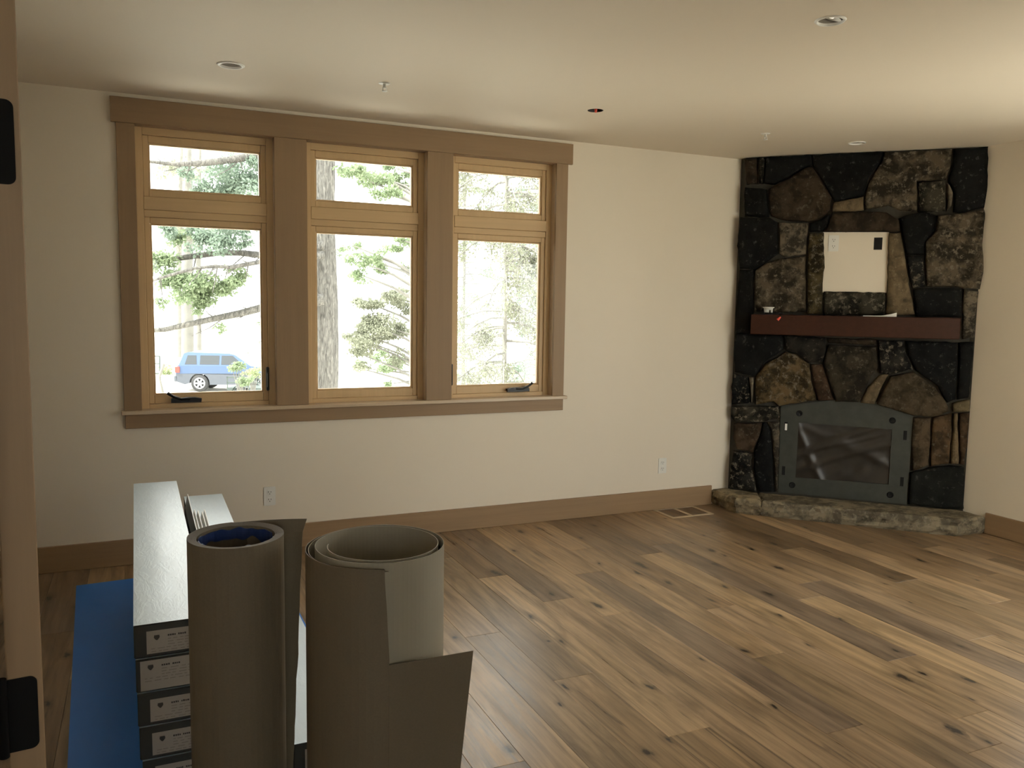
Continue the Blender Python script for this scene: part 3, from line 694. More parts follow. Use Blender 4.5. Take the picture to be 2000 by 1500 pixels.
BK = (0.020, 0.021, 0.021); GR = (0.06, 0.055, 0.043); BR = (0.085, 0.062, 0.043); TN = (0.22, 0.165, 0.10); MT = (0.13, 0.105, 0.075); PL = (0.20, 0.17, 0.13); OL = (0.10, 0.078, 0.04)
STONES = [
 ('B', BR, U, [(190,140),(282,128),(286,318),(202,320)]), ('M', GR, U, [(290,128),(340,122),(322,316),(291,318)]),
 ('K', BK, U, [(342,120),(662,108),(666,190),(610,205),(500,275),(400,320),(325,314)]),
 ('K', BK, U, [(195,335),(350,352),(362,545),(300,552),(190,535),(185,400)]),
 ('B', BR, U, [(358,352),(480,288),(610,205),(650,192),(682,215),(803,410),(792,500),(720,562),(640,582),(500,577),(375,545),(362,480)]),
 ('K', BK, U, [(667,108),(1163,80),(1152,150),(1055,290),(1025,402),(820,437),(798,400),(690,218),(668,190)]),
 ('T', TN, U, [(813,440),(1027,406),(1028,502),(930,512),(806,512)]),
 ('M', MT, U, [(1167,80),(1652,68),(1640,180),(1602,288),(1402,298),(1405,512),(1280,502),(1200,468),(1033,502),(1030,408),(1060,293),(1156,152)]),
 ('M', GR, U, [(1406,302),(1598,292),(1600,514),(1410,514)]), ('T', PL, U, [(1604,306),(1628,322),(1650,380),(1642,470),(1606,512)]),
 ('K', BK, U, [(1657,68),(1895,65),(1898,330),(1872,482),(1700,517),(1648,512),(1658,380),(1612,300),(1650,180)]),
 ('K', BK, U, [(160,545),(300,556),(372,550),(426,585),(428,802),(350,862),(270,912),(155,910),(138,750)]),
 ('M', PL, U, [(431,585),(640,586),(637,650),(622,812),(480,832),(434,805)]),
 ('M', MT, U, [(268,920),(350,866),(432,840),(622,818),(624,1217),(258,1210),(257,960)]),
 ('M', OL, U, [(640,658),(747,655),(752,900),(738,1030),(738,1232),(628,1226),(630,900)]),
 ('K', BK, U, [(646,588),(724,564),(797,520),(772,602),(742,650),(642,653)]),
 ('B', BR, U, [(803,516),(1050,508),(1190,516),(1270,565),(1282,652),(748,655),(777,605)]),
 ('K', BK, U, [(1275,558),(1340,525),(1480,512),(1537,538),(1524,640),(1455,720),(1447,812),(1320,815),(1300,700),(1280,600)]),
 ('T', TN, U, [(1198,660),(1288,656),(1318,812),(1350,1050),(1388,1232),(1178,1237),(1186,1070)]),
 ('M', BK, U, [(1324,820),(1447,817),(1457,1037),(1364,1047),(1345,960)]),
 ('M', MT, U, [(1541,538),(1700,521),(1873,490),(1873,600),(1857,700),(1868,900),(1836,1058),(1720,1046),(1600,1034),(1460,1037),(1452,722),(1528,645)]),
 ('K', BK, U, [(1366,1053),(1460,1042),(1600,1040),(1712,1048),(1712,1252),(1393,1245)]),
 ('M', PL, U, [(1718,1050),(1834,1065),(1818,1200),(1804,1392),(1712,1405),(1716,1250)]),
 ('M', GR, U, [(742,1068),(900,1068),(1183,1075),(1175,1237),(742,1237)]),
 ('K', BK, U, [(155,914),(256,915),(254,1212),(240,1365),(128,1362),(128,1200)]),
 ('K', BK, L, [(190,38),(512,48),(522,152),(384,240),(320,332),(285,322),(190,302),(178,180)]),
 ('B', (0.045,.04,.034), L, [(516,48),(800,66),(804,150),(782,238),(692,240),(600,172),(526,152)]),
 ('B', BR, L, [(806,66),(1148,80),(1148,122),(822,106)]),
 ('B', (0.075,.062,.045), L, [(824,110),(1148,128),(1157,270),(1112,330),(1034,504),(868,502),(784,242),(808,150)]),
 ('M', (0.035,.033,.03), L, [(1154,84),(1334,88),(1350,180),(1396,282),(1238,322),(1170,312),(1160,200)]),
 ('K', BK, L, [(1342,88),(1698,98),(1692,300),(1682,484),(1622,508),(1560,404),(1402,284),(1358,180)]),
 ('K', BK, L, [(1702,98),(1806,96),(1788,300),(1772,472),(1690,488),(1697,300)]),
 ('M', (0.16,.115,.06), L, [(388,248),(530,162),(600,180),(692,246),(704,350),(744,492),(600,512),(490,532),(455,500),(328,522),(320,342)]),
 ('B', (.13,.08,.052), L, [(698,248),(778,246),(864,494),(748,494),(714,360)]),
 ('T', TN, L, [(1168,318),(1234,313),(1184,400),(1134,518),(1038,512),(1085,400)]),
 ('B', (.125,.095,.062), L, [(1240,328),(1400,298),(1540,402),(1612,494),(1645,564),(1560,604),(1390,596),(1250,548),(1140,518),(1192,408)]),
 ('T', (.20,.16,.095), L, [(1655,508),(1778,480),(1778,568),(1655,574)]),
 ('M', BK, L, [(180,308),(282,330),(300,512),(168,522),(163,400)]), ('T', PL, L, [(285,333),(322,335),(311,505),(298,500)]),
 ('M', GR, L, [(163,528),(484,527),(494,612),(400,634),(372,640),(195,642),(160,600)]),
 ('B', (.12,.082,.055), L, [(182,645),(372,642),(366,702),(312,842),(200,824),(178,740)]),
 ('M', (.03,.028,.024), L, [(178,828),(308,846),(306,950),(342,1114),(146,1078),(158,950)]),
 ('K', BK, L, [(376,642),(402,640),(432,702),(444,850),(458,1112),(350,1114),(312,950),(316,842),(370,704)]),
 ('M', PL, L, [(404,638),(494,630),(488,900),(478,1108),(462,1110),(456,950),(436,702)]),
 ('B', (.15,.11,.07), L, [(1393,606),(1518,604),(1512,750),(1498,932),(1388,974),(1378,800)]),
 ('B', (.16,.105,.06), L, [(1521,606),(1658,578),(1652,750),(1638,922),(1508,937),(1508,820)]),
 ('T', TN, L, [(1661,578),(1697,576),(1703,924),(1642,922),(1656,750)]), ('B', (.12,.075,.045), L, [(1700,576),(1774,570),(1764,750),(1742,932),(1706,922)]),
 ('K', (.03,.032,.028), L, [(1372,980),(1500,946),(1640,930),(1742,940),(1738,1224),(1600,1226),(1358,1194)]),
]
DK = dict(K=0.42, M=0.56, B=0.46, T=0.66)
MK = dict(K='stone_black', M='stone_mottled', B='stone_brown', T='stone_tan')
for i, (k, co, fn, pl) in enumerate(STONES):
    pr = rnd.uniform(-0.012, 0.014)
    poly = [face(*fn(*p)) for p in pl]
    poly = [(s_, min(z, H - 0.002)) for s_, z in poly]
    rock(poly, MO - 0.004, pr, FM, 'stone', MK[k], fpl, [v_ * DK[k] for v_ in co], seed=i + 1, rough=0.007)

# niche with painted backing
nz = [face(*U(*p), -0.03) for p in ((742, 655), (1202, 655), (1192, 1078), (738, 1075))]
q = MB(); q.prism(nz[::-1], MO + 0.0, MO + 0.012, FM); q.build('niche_back', 'wall', fpl)
hx, hz = face(*U(1125, 735), -0.03)
q = MB(); q.prism([(hx - 0.029, hz - 0.045), (hx + 0.029, hz - 0.045), (hx + 0.029, hz + 0.045), (hx - 0.029, hz + 0.045)], MO + 0.0118, MO + 0.0128, FM); q.build('junction_box_hole', 'hole', fpl)
ox, oz = face(*U(815, 733), -0.03)
outlet(FM @ Matrix.Translation((ox, oz, MO + 0.0122)), 'white duplex outlet in the niche of the stone fireplace')

# firebox front: steel plate with window, holes and slots
def fz(x, y): return face(*L(x, y), -0.028)
out_ = [fz(482, 1108), fz(1346, 1190), fz(1392, 596), fz(1140, 500), fz(870, 485), fz(500, 528)]
win = [fz(598, 1010), fz(1226, 1056), fz(1250, 685), fz(620, 640)]
z0_, z1_ = MO + 0.002, MO + 0.018
vs2 = [Vector(v_) for v_ in out_ + win]; no = len(out_)
vo, _, fo, ov, _, _ = delaunay_2d_cdt(vs2, [(i, (i + 1) % no) for i in range(no)] + [(no + i, no + (i + 1) % 4) for i in range(4)], [], 0, 1e-6)
def inpoly(p, poly):
    c2 = False
    for i in range(len(poly)):
        (x1, y1), (x2, y2) = poly[i], poly[i - 1]
        if (y1 > p[1]) != (y2 > p[1]) and p[0] < (x2 - x1) * (p[1] - y1) / (y2 - y1) + x1: c2 = not c2
    return c2
q = MB(); tris = []
for f in fo:
    c2 = sum((vo[i] for i in f), Vector((0, 0))) / len(f)
    if inpoly(c2, out_) and not inpoly(c2, win): tris.append(tuple(f))
q.add([FM @ Vector((v_.x, v_.y, z1_)) for v_ in vo], tris)
for ring, flip in ((out_, 1), (win, -1)):
    n = len(ring)
    q.add([FM @ Vector((a, c2, z0_)) for a, c2 in ring] + [FM @ Vector((a, c2, z1_)) for a, c2 in ring], [((i, (i + 1) % n, n + (i + 1) % n, n + i))[::flip] for i in range(n)])
plate = q.build('firebox_plate', 'steel', fpl); plate['label'] = 'grey steel firebox front plate with window opening'
for x, y in ((625, 577), (1252, 625), (577, 1060), (1237, 1125)):
    a, c2 = fz(x, y)
    q = MB(); q.lathe([(0.0235, z1_ + 0.0002), (0.0235, z1_ + 0.003), (0.019, z1_ + 0.003), (0.017, z1_ + 0.0004), (0.0005, z1_ + 0.0004)], 24, FM @ Matrix.Translation((a, c2, 0))); q.build('bolt_hole', 'hole', plate)
for x, y, mt in ((535, 665, 'alloy'), (1337, 725, 'hole'), (518, 962, 'hole'), (1315, 1037, 'hole')):
    a, c2 = fz(x, y)
    q = MB(); q.box(a - 0.012, a + 0.012, c2 - 0.035, c2 + 0.035, z1_ + 0.0002, z1_ + 0.0012, FM); sl = q.build('slot', 'hole', plate)
    if mt == 'alloy':
        q = MB(); q.box(a - 0.008, a + 0.009, c2 - 0.030, c2 + 0.022, z1_ + 0.0012, z1_ + 0.0022, FM); q.build('slot_lit_patch', 'paper', sl)  # pale patch painted in for the light caught in this slot
# crumpled plastic sheet in the window
a0 = min(v_[0] for v_ in win) - 0.01; a1 = max(v_[0] for v_ in win) + 0.01; c0 = min(v_[1] for v_ in win) - 0.01; c1 = max(v_[1] for v_ in win) + 0.01
NX, NY = 70, 44; vs = []
for j in range(NY + 1):
    for i in range(NX + 1):
        s_, t_ = i / NX, j / NY
        h_ = 0.0
        for k, (px, py, dx, dy, wd, am) in enumerate(((0, .08, 1, .62, .05, .010), (0, .30, 1, .85, .045, .012), (0, .38, .8, .5, .03, .008), (0, .9, .25, -.7, .05, .012), (0.3, 0.0, 1, .7, .07, .006), (.05, 1, .5, -.4, .06, .006))):
            ln = math.hypot(dx, dy); dist = ((s_ - px) * dy - (t_ - py) * dx) / ln + 0.06 * math.sin(3 * s_ + k)
            h_ += am * math.exp(-(dist / wd) ** 2)
        h_ += 0.003 * mnoise.noise(Vector((s_ * 9, t_ * 6, 2.0)))
        vs.append(FM @ Vector((a0 + (a1 - a0) * s_, c0 + (c1 - c0) * t_, MO - 0.0 + 0.001 + max(0, min(h_ * 1.2, 0.0155)))))
q = MB(); q.add(vs, [(j * (NX + 1) + i, j * (NX + 1) + i + 1, (j + 1) * (NX + 1) + i + 1, (j + 1) * (NX + 1) + i) for j in range(NY) for i in range(NX)], True)
q.build('plastic_sheet', 'film', plate)

# mantel beam
mc = [face(1467, 612, 0.16), face(1877, 624, 0.16), face(1876, 664, 0.16), face(1466, 652, 0.16)]
zt = (mc[0][1] + mc[1][1]) / 2 + 0.001; zb = (mc[2][1] + mc[3][1]) / 2
q = MB(); q.cbox(mc[0][0], mc[1][0], zb, zt, MO + 0.0, 0.16, 0.004, FM); mt_ = q.build('mantel', M['mantel'], fpl); mt_['label'] = 'reddish brown timber mantel beam'
ZMANTEL = zt

# hearth slabs
def slab(poly, name, seed, rough, color):
    # top ring profile with rough, slightly undercut edge
    rg = random.Random(seed); pts = []
    for i in range(len(poly)):
        a, b2 = Vector(poly[i]), Vector(poly[(i + 1) % len(poly)]); k = max(1, int((b2 - a).length / 0.04))
        for j in range(k): pts.append(a.lerp(b2, j / k))
    n = len(pts)
    area = sum(pts[i].x * pts[(i + 1) % n].y - pts[(i + 1) % n].x * pts[i].y for i in range(n))
    if area < 0: pts.reverse()
    P_ = [tuple(v_) for v_ in pts]
    def ring(off, z, jit):
        return [Vector((a + 0.9 * jit * mnoise.noise(Vector((a * 14, c2 * 14, z * 30 + seed))), c2 + 0.9 * jit * mnoise.noise(Vector((a * 14, c2 * 14, z * 30 + 50 + seed))), z + (0.006 * mnoise.noise(Vector((a * 11, c2 * 11, 3 + seed))) if z > 0.02 else 0))) for a, c2 in offset_poly(P_, off)]
    rings = [ring(0.012, 0.0, 0.008), ring(0.002, 0.018, 0.020), ring(-0.004, 0.045, 0.028), ring(-0.004, 0.075, 0.030), ring(0.000, 0.104, 0.026), ring(0.010, 0.120, 0.018), ring(0.03, 0.124, 0.010)]
    q = MB(); vs = [v_ for r2 in rings for v_ in r2]
    for v_ in vs:
        if v_.x > XR: v_.x = XR
        if v_.y > WY: v_.y = WY
        if v_.z < 0.0: v_.z = 0.0
    fs = [(r2 * n + i, r2 * n + (i + 1) % n, (r2 + 1) * n + (i + 1) % n, (r2 + 1) * n + i) for r2 in range(len(rings) - 1) for i in range(n)]
    q.add(vs, fs, False)
    top = rings[-1]; vo, _, fo, ov, _, _ = delaunay_2d_cdt([Vector((v_.x, v_.y)) for v_ in top], [(i, (i + 1) % n) for i in range(n)], [], 1, 1e-6)
    q.add([Vector((v_.x, v_.y, top[min(o_)].z if len(o_) and min(o_) < n else 0.124)) for v_, o_ in zip(vo, ov)], [tuple(f) for f in fo], True)
    return q.build(name, 'stone_hearth', fpl, color)
slab([(4.175, WY), (4.150, 4.985), (4.282, 4.855), (4.46, 5.09), (4.33, 5.25), (4.32, WY)], 'hearth_slab', 3, 1, (0.25, 0.205, 0.135))
slab([(4.287, 4.850), (5.197, 3.900), (XR, 3.888), (XR, 4.08), (5.46, 4.11), (4.465, 5.085)], 'hearth_slab', 9, 1, (0.20, 0.17, 0.12))

# things on the mantel
def on_face(s_, z, o): return FM @ Vector((s_, z, o))
s_, _ = face(1501, 600, 0.08)
det = tag(empty('detector_base', on_face(s_, ZMANTEL, 0.08)), 'small white round fixture base left on the mantel', 'fixture')
T = Matrix.Translation(on_face(s_, ZMANTEL, 0.08))
q = MB(); q.lathe([(0.0005, 0.058), (0.043, 0.058), (0.043, 0.052), (0.034, 0.048), (0.033, 0.036), (0.0005, 0.036)], 32, T); q.build('rim', 'white_plastic', det)
q = MB(); q.lathe([(0.020, 0.036), (0.019, 0.016), (0.0005, 0.016)], 24, T @ Matrix.Translation((-0.009, 0.009, 0))); q.build('socket', 'white_plastic', det)
q = MB(); q.box(0.012, 0.022, -0.024, -0.012, 0.016, 0.036, T); q.build('tab', 'white_plastic', det)
q = MB(); q.tube([(0.0, 0.0, 0.016), (0.002, 0.0, 0.0)], 0.003, 8); q.tube([(-0.02, 0.02, 0.016), (-0.022, 0.02, 0.0)], 0.003, 8); q.tube([(0.022, -0.012, 0.018), (0.026, -0.012, 0.0)], 0.003, 8)
for i, v_ in enumerate(q.v): q.v[i] = tuple(T @ Vector(v_))
q.build('prong', 'grey_slot', det)
s1, z1 = face(1522, 622, 0.168); s2, _ = face(1520, 606, 0.12)
nut = tag(empty('wire_nut', on_face(s1, z1, 0.168)), 'red wire nut on a black wire hanging over the mantel edge', 'wire nut')
q = MB(); q.tube([on_face(s2 - 0.04, ZMANTEL + 0.004, 0.06), on_face(s2 - 0.005, ZMANTEL + 0.006, 0.10), on_face(s2 + 0.012, ZMANTEL + 0.016, 0.135), on_face(s1 + 0.022, ZMANTEL + 0.006, 0.166), on_face(s1 + 0.010, z1 + 0.012, 0.170)], 0.0028, 8); q.build('wire', 'black', nut)
q = MB(); a = on_face(s1 + 0.010, z1 + 0.012, 0.170); c_ = on_face(s1 - 0.012, z1 - 0.012, 0.172); q.tube([a, a.lerp(c_, 0.5), c_], [0.005, 0.009, 0.0105], 12); q.build('cap', 'red_plastic', nut)
s1, _ = face(1686, 616, 0.10); s2, _ = face(1751, 616, 0.10)
q = MB(); pr = []
for t_, hh in ((0, 0.006), (0.52, 0.007), (0.6, 0.009), (0.85, 0.020), (0.985, 0.030), (1.0, 0.030)):
    pr.append((s1 + (s2 - s1) * t_, hh))
q.prism([(a, ZMANTEL) for a, _ in pr][:1] + [(pr[-1][0], ZMANTEL)] + [(a, ZMANTEL + hh) for a, hh in pr[::-1]], 0.085, 0.115, FM)
tag(q.build('folded_paper', 'paper'), 'white folded instruction sheet lying on the mantel', 'paper')

# ------------------------------------------------------------------ flooring cartons
BH = 0.105
blue = MB(); rb = []
for x, y in ((-0.362, 5.005), (-0.085, 5.022), (0.70, 5.03), (0.70, 2.40), (-0.235, 2.40), (-0.265, 3.02)): rb.append((x, y))
blue.prism(rb[::-1], 0.0004, 0.0035)
tag(blue.build('foam_underlay', 'blue'), 'blue foam underlay sheet on the floor under the cartons', 'underlay')
def carton(x0, x1, y0, y1, level, skew, label, wide_label=False, dx=0.0):
    z0 = 0.0036 + level * BH; z1 = z0 + BH - 0.004
    T = Matrix.Translation((x0 + dx, y0, z0)) @ Matrix.Rotation(skew, 4, 'Z'); wd, ln, hh = x1 - x0, y1 - y0, z1 - z0
    o = tag(empty('flooring_carton', T.translation), label, 'carton', 'stacked flooring cartons')
    q = MB(); q.cbox(0, wd, 0, ln, 0, hh - 0.0015, 0.003, T); q.build('carton_body', 'carton', o)
    q = MB(); NXX, NYY = 8, 40; g = []
    for j in range(NYY + 1):
        for i in range(NXX + 1):
            x, y = wd * i / NXX, ln * j / NYY
            e_ = min(1, 4 * min(i, NXX - i) / NXX); ee = min(1, j / 3, (NYY - j) / 3)
            g.append(T @ Vector((x, y, hh + 0.0006 + 0.0016 * mnoise.noise(Vector((x * 30, y * 9, level + x0 * 7))) * e_ * ee)))
    q.add(g, [(j * (NXX + 1) + i, j * (NXX + 1) + i + 1, (j + 1) * (NXX + 1) + i + 1, (j + 1) * (NXX + 1) + i) for j in range(NYY) for i in range(NXX)], True)
    q.build('lid', 'lid', o)
    if wide_label: lx0, lx1, lz0, lz1 = 0.012, wd - 0.006, 0.004, hh - 0.006
    else: lx0, lx1, lz0, lz1 = 0.034, wd - 0.012, 0.010, hh - 0.022
    LT = T @ Matrix(((1, 0, 0, 0), (0, 0, -1, -0.0004), (0, 1, 0, 0), (0, 0, 0, 1)))     # local x right, y up, z towards us
    q = MB(); q.box(lx0, lx1, lz0, lz1, 0, 0.0008, LT); lb = q.build('label_sheet', 'label', o)
    cx, cz = lx0 + 0.028, lz1 - 0.020
    q = MB(); q.prism([(cx - 0.007, cz + 0.006), (cx - 0.008, cz - 0.001), (cx - 0.004, cz - 0.007), (cx, cz - 0.010), (cx + 0.004, cz - 0.007), (cx + 0.008, cz - 0.001), (cx + 0.007, cz + 0.006)], 0.0008, 0.0012, LT); q.build('shield_mark', 'ink', lb)
    rg = random.Random(level * 31 + int(x0 * 1000))
    q = MB(); x = lx0 + 0.058
    for k in range(9):
        ww = rg.uniform(0.003, 0.006)
        if k != 4: q.box(x, x + ww, lz1 - 0.021, lz1 - 0.0165 + rg.uniform(0, 0.001), 0.0008, 0.0011, LT)
        x += ww + 0.0012
    q.build('heading_print', 'ink', lb)
    q = MB()
    for r2 in range(5):
        zz = lz1 - 0.029 - r2 * 0.0085; x = lx0 + (0.058 if r2 < 3 else 0.012)
        if zz < lz0 + 0.004: break
        while x < lx1 - 0.02:
            ww = rg.uniform(0.006, 0.022); q.box(x, min(x + ww, lx1 - 0.008), zz - 0.001, zz + 0.001, 0.0008, 0.001, LT); x += ww + rg.uniform(0.003, 0.01)
    q.build('small_print', 'ink_pale', lb)
    q = MB(); q.prism([(lx1 - 0.022 + 0.007 * math.cos(t_), lz1 - 0.009 + 0.005 * math.sin(t_)) for t_ in np.linspace(0, 2 * math.pi, 12, endpoint=False)], 0.0008, 0.0011, LT); q.build('seal_mark', 'ink_pale', lb)
    return o
ORD = ['bottom', 'second from the bottom', 'third from the bottom', 'fourth from the bottom', 'next to the top', 'top']
for l in range(6):
    carton(-0.043, 0.162, 2.575, 4.62, l, math.radians(0.35), ['lowest flooring carton of the tallest stack, on the blue sheet', 'second carton up in the tallest flooring stack', 'third carton up in the tallest flooring stack', 'fourth carton up in the tallest flooring stack',
           'carton with full-width pale label under the top one of the tallest stack', 'white-topped carton lying on top of the tallest flooring stack'][l], wide_label=(l == 4), dx=[0.022, 0.014, 0.008, 0.005, 0.003, 0][l])
for l in range(5):
    carton(0.187, 0.381, 2.60, 4.70, l, math.radians(0.0), ['lowest carton of the middle flooring stack', 'second carton up in the middle flooring stack', 'third carton up in the middle flooring stack', 'carton below the top one of the middle flooring stack',
           'white-topped carton lying on top of the middle flooring stack'][l])
for l in range(2):
    carton(0.400, 0.602, 2.50, 4.55, l, 0.0, ['lower carton of the two-high stack behind the paper rolls', 'white-topped upper carton of the two-high stack behind the paper rolls'][l])
ztop = 0.0036 + 5 * BH - 0.001
for i, (x, y0, y1, hh, dx) in enumerate(((0.186, 2.9, 4.42, 0.072, -0.004), (0.199, 2.95, 4.12, 0.062, -0.002), (0.212, 2.9, 4.10, 0.06, 0.0), (0.227, 3.0, 4.08, 0.058, 0.002), (0.240, 2.9, 4.15, 0.05, 0.004))):
    q = MB(); vs = []
    for y in (y0, y1):
        for z in (ztop, ztop + hh):
            for xx in (-0.0018, 0.0018): vs.append((x + xx + (dx if y == y1 else 0) + (0.012 if z > ztop else 0), y, z))
    q.add(vs, [(0, 1, 3, 2), (4, 6, 7, 5), (0, 4, 5, 1), (2, 3, 7, 6), (0, 2, 6, 4), (1, 5, 7, 3)])
    tag(q.build('edge_strip', 'bright_white'), ['long thin white strip standing against the tallest carton stack'] [0] if i == 0 else 'thin white strip standing on edge on the middle carton stack', 'strip', 'thin strips between the carton stacks')

# ------------------------------------------------------------------ rolls of floor-protection board
def ribbon(cols, th, name, mat, parent, z0=0.001, mat_in=None):
    """cols: list of (x, y, z_top); solid sheet standing on the floor"""
    q = MB(); vs = []; n = len(cols)
    for i, (x, y, zt_) in enumerate(cols):
        a = Vector(cols[max(i - 1, 0)][:2]); c2 = Vector(cols[min(i + 1, n - 1)][:2]); t_ = (c2 - a).normalized(); nn = Vector((-t_.y, t_.x)) * th / 2
        zb_ = z0 if not callable(z0) else z0(i)
        vs += [(x + nn.x, y + nn.y, zb_), (x - nn.x, y - nn.y, zb_), (x - nn.x, y - nn.y, zt_), (x + nn.x, y + nn.y, zt_)]
    fs = []
    for i in range(n - 1):
        for k in range(4): fs.append((i * 4 + k, i * 4 + (k + 1) % 4, (i + 1) * 4 + (k + 1) % 4, (i + 1) * 4 + k))
    fs += [(3, 2, 1, 0), tuple((n - 1) * 4 + k for k in range(4))]
    q.add(vs, fs); o = q.build(name, mat, parent)
    bm = bmesh.new(); bm.from_mesh(o.data); bmesh.ops.recalc_face_normals(bm, faces=bm.faces); bm.to_mesh(o.data); bm.free()
    return o
RT = 0.965
# narrow roll (clockwise outwards, loose tail off the back to the right)
cx, cy = 0.216, 2.245
r1 = tag(empty('board_roll', (cx, cy, 0)), 'narrow tightly wound roll of brown floor board with blue liner', 'paper roll', 'rolls of floor-protection board')
cols = []; N = 9 * 48; th0 = 90 + 360 * 9
for i in range(N + 1):
    t_ = i / N; a = math.radians(th0 - 360 * 9 * t_); r_ = 0.098 + 0.0245 * t_
    r_ *= 1 + 0.012 * math.sin(2 * a + 1) * (1 - t_)
    cols.append((cx + r_ * math.cos(a), cy + r_ * math.sin(a), RT - 0.004 * (1 - t_) + 0.002 * math.sin(a * 1.0)))
xe, ye = 0.415, 2.325
x0_, y0_ = cols[-1][:2]
for k in range(1, 17):
    t_ = k / 16; cols.append((x0_ + (xe - x0_) * t_, y0_ + (ye - y0_) * t_ + 0.012 * math.sin(math.pi * t_) , RT + 0.004 * t_))
roll = ribbon(cols, 0.0018, 'wound_board', 'kraft', r1)
# the tail's free edge leans in towards the floor and is torn
me = roll.data; nC = len(cols)
bm = bmesh.new(); bm.from_mesh(me)
xs0 = x0_ + 0.02
eds = [e_ for e_ in bm.edges if abs(e_.verts[0].co.z - e_.verts[1].co.z) > 0.5 and min(e_.verts[0].co.x, e_.verts[1].co.x) > xs0 and e_.verts[0].co.y > 2.28]
bmesh.ops.subdivide_edges(bm, edges=eds, cuts=26, use_grid_fill=True)
for v_ in bm.verts:
    if v_.co.x > xs0 + 0.02 and v_.co.y > 2.28:
        k = (v_.co.x - xs0) / (xe - xs0); h_ = 1 - v_.co.z / RT
        v_.co.x -= max(0, k) * (0.048 * h_ + (0.010 if h_ > 0.015 else 0)) + (0.004 * mnoise.noise(Vector((0, 1, v_.co.z * 60))) if k > 0.9 else 0)
bm.to_mesh(me); bm.free()
q = MB(); ln_ = []
for i in range(73):
    a = math.radians(10 + 335 * i / 72); r_ = 0.0945 + 0.0025 * mnoise.noise(Vector((i * 0.4, 0, 5)))
    ln_.append((cx + r_ * math.cos(a), cy + r_ * math.sin(a), RT - 0.001 - 0.016 * (0.5 + 0.5 * mnoise.noise(Vector((i * 0.3, 3, 1))))))
ribbon(ln_, 0.003, 'blue_liner', 'blue_tape', r1, z0=lambda i: 0.928 + 0.016 * mnoise.noise(Vector((i * 0.25, 7, 2))))
# wide loose roll (counter-clockwise outwards, torn with a lower flap pulled out to the right)
cx, cy = 0.545, 2.045
r2 = tag(empty('board_roll', (cx, cy, 0)), 'wide loosely wound roll of brown floor board with a torn flap', 'paper roll', 'rolls of floor-protection board')
def p2(a_deg, t_):
    a = math.radians(a_deg); r_ = 0.130 + 0.048 * (t_ ** 0.55); yy = 1.05
    return (cx + 0.006 * (1 - t_) + r_ * math.cos(a), cy + r_ * yy * math.sin(a))
A0, A1 = 165.0, 720 + 262.7; cols = []; N = 200
for i in range(N + 1):
    t_ = i / N; a = A0 + (A1 - A0) * t_; x, y = p2(a, t_)
    last = max(0, (a - (A1 - 300)) / 300)
    zt_ = RT - 0.003 + 0.004 * math.sin(math.radians(a)) * 0 - (0.017 * max(0, (last - 0.35) / 0.65) if last > 0.35 else 0)
    cols.append((x, y, zt_))
inner = ribbon(cols, 0.0018, 'wound_board', 'kraft_in', r2)
# outer sheet below the tear: continues around the front and leaves as a flat flap
xl, yl = cols[-1][:2]; ZF = 0.72
cols2 = []
for i in range(24):
    a = A1 - 130 + 130 * i / 23; x, y = p2(a, 1.0); aa = math.radians(a)
    kk = min(1, i / 10) * 0.0032; cols2.append((x + kk * math.cos(aa), y + kk * math.sin(aa), 0))
xl, yl = cols2[-1][:2]; tx = Vector((1.0, 0.0 - 0.03)).normalized()
flap_pts = [(xl + tx.x * 0.215 * k / 10, yl + tx.y * 0.215 * k / 10 - 0.0, 0) for k in range(1, 11)]
outer = []
for i, c_ in enumerate(cols2):
    outer.append((c_[0], c_[1], 0.953 + 0.003 * (1 - i / 23)))
outer_o = MB(); 
allc = outer + flap_pts
# grid: columns x rows, flap columns stop at the tear height; the torn edge leans right as it goes down
ROWS = 34; vs = []; fs = []
def col_top(i):
    if i < len(outer): return outer[i][2]
    k = (i - len(outer) + 1) / 10; return ZF - 0.004 + 0.004 * k
for i, c_ in enumerate(allc):
    for j in range(ROWS + 1):
        zt_ = col_top(i); z = 0.001 + (zt_ - 0.001) * j / ROWS; x, y = c_[0], c_[1]
        if i >= len(outer):                     # flap narrows slightly towards the floor
            k = (i - len(outer) + 1) / 10; x -= 0.10 * k * (1 - z / ZF) * 0.75
        elif i == len(outer) - 1 and z > ZF:
            u_ = (0.953 - z) / (0.953 - ZF); x += -0.010 + 0.012 * u_ + 0.0022 * mnoise.noise(Vector((z * 70, 0, 4)))
        vs.append((x, y, z))
for i in range(len(allc) - 1):
    for j in range(ROWS): fs.append((i * (ROWS + 1) + j, (i + 1) * (ROWS + 1) + j, (i + 1) * (ROWS + 1) + j + 1, i * (ROWS + 1) + j + 1))
# the flap joins the last wrapped column at the tear height, so that column is split into two
iL = len(outer) - 1; extra = len(vs)
for j in range(ROWS + 1):
    z = 0.001 + (ZF - 0.005) * j / ROWS; vs.append((allc[iL][0], allc[iL][1], z))
fs = [f for f in fs if not (f[0] // (ROWS + 1) == iL)]
for j in range(ROWS):
    b0 = (iL + 1) * (ROWS + 1) + j; fs.append((extra + j, b0, b0 + 1, extra + j + 1))
outer_o.add(vs, fs)
ob = outer_o.build('torn_flap', 'kraft', r2)
sm = ob.modifiers.new('thickness', 'SOLIDIFY'); sm.thickness = 0.0018; sm.offset = 1.0

# ------------------------------------------------------------------ outdoors
GZ = -2.3
q = MB(); q.box(-140, 220, 5.48, 260, GZ - 0.3, GZ); q.box(5.66, 220, -140, 5.48, GZ - 0.3, GZ); q.box(-140, 5.66, -140, -2.35, GZ - 0.3, GZ); q.box(2.55, 5.66, -2.35, 1.13, GZ - 0.3, GZ)
tag(q.build('ground', 'ground'), 'pale sunlit gravel ground outside the windows', 'ground', kind='structure')

